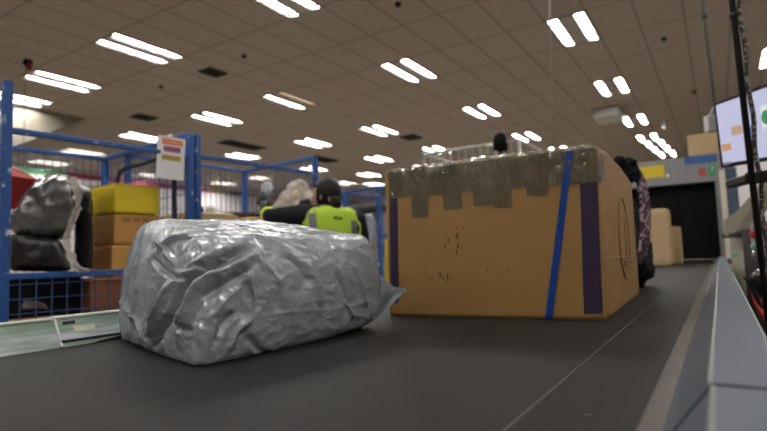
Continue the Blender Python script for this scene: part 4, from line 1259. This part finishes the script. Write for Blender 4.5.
# ============================================================ RIGHT SIDE
# monitor
TL = atd(713, 108, 2.70); BLm = atd(721, 172.5, 2.70)
TRd = atd(767, 80, 2.27) - TL; TRd.z = 0; TRd.normalize()
mh = TL.z - BLm.z; mw = mh * 1.72
mn_ = Vector((TRd.y, -TRd.x, 0))
if mn_.dot(CAM - TL) < 0: mn_ = -mn_
dwn = (BLm - TL); dwn = dwn - TRd * 0; mh = dwn.length; dwn.normalize(); mn_ = TRd.cross(dwn).normalized()
if mn_.dot(CAM - TL) < 0: mn_ = -mn_
def mp_(s, t_): return TL + TRd * (mw * s) + dwn * (mh * t_)
mon = thing('monitor', 'lit flat screen on a black pole at the right edge', 'monitor', mp_(.5, 1))
mc = mp_(.5, .5); MR = Matrix(((-dwn).cross(mn_).normalized() * (1 if (-dwn).cross(mn_).dot(TRd) > 0 else -1), -mn_, -dwn)).transposed()
MB().box(mc - mn_ * .02, (mw, .036, mh), MR, .004).build('casing', 'matt_black', mon)
scr = MB().box(mc + mn_ * .0005, (mw - .07, .006, mh - .036), MR).build('screen', 'screen', mon)
def icon(name, x0, y0, x1, y1, m, round_=False):
    a = atp(x0, y0, mc, mn_); b = atp(x1, y1, mc, mn_); ctr_ = (a + b) / 2 + mn_ * .0045
    s_ = abs((b - a).dot(TRd)); h_ = abs(b.z - a.z)
    if round_: MB().lathe(ctr_, [(h_ / 2, -.0008), (h_ / 2, .0008)], 20, mn_).build(name, m, scr)
    else: MB().box(ctr_, (s_, .0014, h_), MR).build(name, m, scr)
icon('orange_icon', 722.5, 145.5, 732.5, 149, 'icon_orange'); icon('tan_picture', 732, 128, 743.5, 132.5, 'icon_tan')
icon('blue_icon', 750.5, 126, 755.5, 137, 'icon_blue', True); icon('pale_panel', 760.5, 107, 772, 126, 'icon_white'); icon('green_icon', 763.5, 111, 771, 123, 'icon_green', True)
icon('task_bar', 724, 163.0, 731, 163.6, 'icon_bar')
# pole that carries it, with a mottled cable beside it
q = atd(745, 111, 2.16); qa = atd(732, 0, 2.16); qb = atd(757, 222, 2.16); pd_ = (qa - qb) / (qa.z - qb.z)
def on_pole(z): return qb + pd_ * (z - qb.z)
q0_ = on_pole(.02)
t = thing('support_pole', 'black vertical pole in front of the screen', 'pole', (q0_.x, q0_.y, .0))
MB().tube([q0_, on_pole(CEIL - .001)], .0125, 12).build('pole', 'matt_black', t, smooth=True)
MB().lathe((q0_.x, q0_.y, 0), [(.14, .001), (.14, .012), (.03, .03)], 20).build('foot_plate', 'matt_black', t)
MB().lathe(on_pole(atd(736, 18, 2.16).z), [(.016, 0), (.018, .01), (.016, .02)], 12).build('collar', 'matt_black', t)
zc = atd(750, 178, 2.16).z; q = on_pole(zc)
MB().box(Vector((q.x, q.y, zc)) + mn_ * -.05, (.10, .10, .05), MR, .008).build('clamp', 'matt_black', t)
MB().bar(Vector((q.x, q.y, zc)), Vector((q.x, q.y, zc)) + TRd * -.22 - mn_ * .04, .05, .035, .006).build('clamp_arm', 'matt_black', t)
pts_ = [on_pole(.35 + (CEIL - .36) * k / 120) + RGT * .029 + Vector((.004 * math.sin(k * .8), .004 * math.cos(k * .8), 0)) for k in range(121)]
cmx = mat('mottled_cable', (.05, .05, .05), .6, var=.3, scale=60, col2=(.35, .33, .30), thr=(.5, .58))
tag(MB().tube(pts_, .009, 8).build('hanging_cable', cmx, base=pts_[0], smooth=True), 'mottled grey cable running down beside the black pole', 'cable')
q = atz(664, 124, CEIL - .12); t = thing('exit_marker', 'small white and brown box under the ceiling above the tunnel', 'sign', q - Vector((0, 0, .14)))
MB().box(q, (.10, .08, .28), None, .01).build('case', 'white', t); MB().box(q + Vector((.06, 0, 0)), (.03, .07, .24), None, .005).build('end_plate', 'print', t); MB().tube([q + Vector((0, 0, .13)), q + Vector((0, 0, .119 + .0))], .01, 8).build('stub', 'white', t)
# beige machine with inclined arm, right of the guard
BD = 3.7
t = thing('machine_frame', 'beige machine column with a long inclined arm beside the belt end', 'machine', (atd(736, 240, BD).x + .05, atd(736, 240, BD).y, 0))
depthv = Vector((.10, .14, 0))
arm = [atd(x, y, BD) for x, y in ((724.5, 236), (723.8, 220), (735.5, 212.5), (767, 178), (781, 163), (783, 172), (767, 190), (741, 222), (738, 231))]
MB().prism(arm, depthv).build('inclined_arm', 'beige', t)
a, b = atd(726, 234, BD + .05), atd(745, 234, BD + .05)
cx_ = (a + b) / 2
MB().box((cx_.x + .06, cx_.y + .08, a.z / 2), ((b - a).length * .95, .16, a.z), rot_z(YAW), .006).build('column', 'beige', t)
kq = atd(735, 254.5, BD - .02); MB().lathe(kq, [(.018, 0), (.018, .012), (.012, .016)], 14, -FWD).build('knob', 'greenplast', t)
MB().box(atd(738, 235.5, BD + .03), (.17, .1, .03), rot_z(YAW), .004).build('shelf', 'steel_dark', t)
# slate panel and pale strip beyond
q = aty(733, 196, 7.3); w_ = (aty(738, 196, 7.3) - aty(727, 196, 7.3)).length
tag(MB().box((q.x, q.y, .95), (w_, .12, 1.9), None, .01).build('slate_column', 'slate', base=(q.x, q.y, 0)), 'slate-blue upright panel right of the grey tunnel', 'panel')
q = aty(724.5, 205, 7.25); t_ = MB().box((q.x, q.y, .94), (.055, .08, 1.88), None, .006).build('pale_post', 'cream', base=(q.x, q.y, 0)); tag(t_, 'narrow cream post between the grey tunnel and the slate panel', 'post')
# yellow stop and dark block at the end of the guard
q = atd(730.5, 268, 5.6)
t = thing('end_stop', 'small yellow and dark blue end stop beside the guard far end', 'stop', (q.x + .03, q.y, 0))
MB().box((q.x + .03, q.y, q.z), (.075, .10, .075), None, .006).build('yellow_block', 'yellow', t)
MB().box((q.x + .035, q.y + .05, q.z + .07), (.12, .10, .06), None, .006).build('dark_block', 'slate', t)
MB().box((q.x + .04, q.y, (q.z - .03) / 2), (.05, .06, q.z - .03), None, .004).build('stand', 'steel_dark', t)
# control console
KD = 2.45
def K(px, py, d=KD): return atd(px, py, d)
kc = K(764, 262, KD + .12)
t = thing('control_console', 'cluttered dark control console with red buttons at the right edge', 'console', (kc.x, kc.y, 0))
KR = rot_z(YAW)
kt = K(764, 226, KD).z
MB().box((kc.x + .075, kc.y + .09, kt / 2), (.24, .20, kt), KR, .008).build('cabinet', 'steel_dark', t)
pn = MB().box(K(763, 238, KD - .02) + Vector((.03, .0, 0)), (.17, .03, .14), KR, .006).build('panel', 'grey_plastic', t)
for px, py, m, r in ((752, 234.5, 'redplast', .020), (756, 226, 'redplast', .013), (764, 225, 'redplast', .016), (752, 246, 'greenplast', .013), (761, 236, 'white', .011), (766, 240, 'matt_black', .012), (760, 245, 'chrome', .010)):
    MB().lathe(K(px, py, KD - .04), [(r * .6, 0), (r * .6, .012), (r, .014), (r, .024), (r * .6, .03)], 16, -FWD).build('button', m, pn, smooth=True)
m_ = MB()
for k in range(5):
    m_.tube([K(755 + k * 4, 250, KD - .04), K(753 + k * 4, 256, KD - .05), K(757 + k * 3.5, 263, KD - .045)], .006, 8)
m_.build('fittings', 'chrome', t, smooth=True)
MB().lathe(K(764, 283, KD - .12), [(.055, 0), (.065, .01), (.065, .06), (.05, .08), (.02, .085)], 24, (-FWD + Vector((-.2, 0, .3)))).build('drum', 'glass_dark', t, smooth=True)
MB().tube([K(744, 276, KD - .05), K(750, 283, KD - .06), K(756, 297, KD - .1), K(768, 318, KD - .15)], .009, 8).build('black_hose', 'matt_black', t, smooth=True)
MB().tube([K(753, 288, KD - .02), K(757, 304, KD - .1), K(762, 314, KD - .14), K(772, 324, KD - .18)], .012, 8).build('red_hose', 'redplast', t, smooth=True)
MB().tube([K(760, 300, KD - .08), K(764, 308, KD - .12), K(772, 312, KD - .14)], .010, 8).build('red_hose', 'redplast', t, smooth=True)
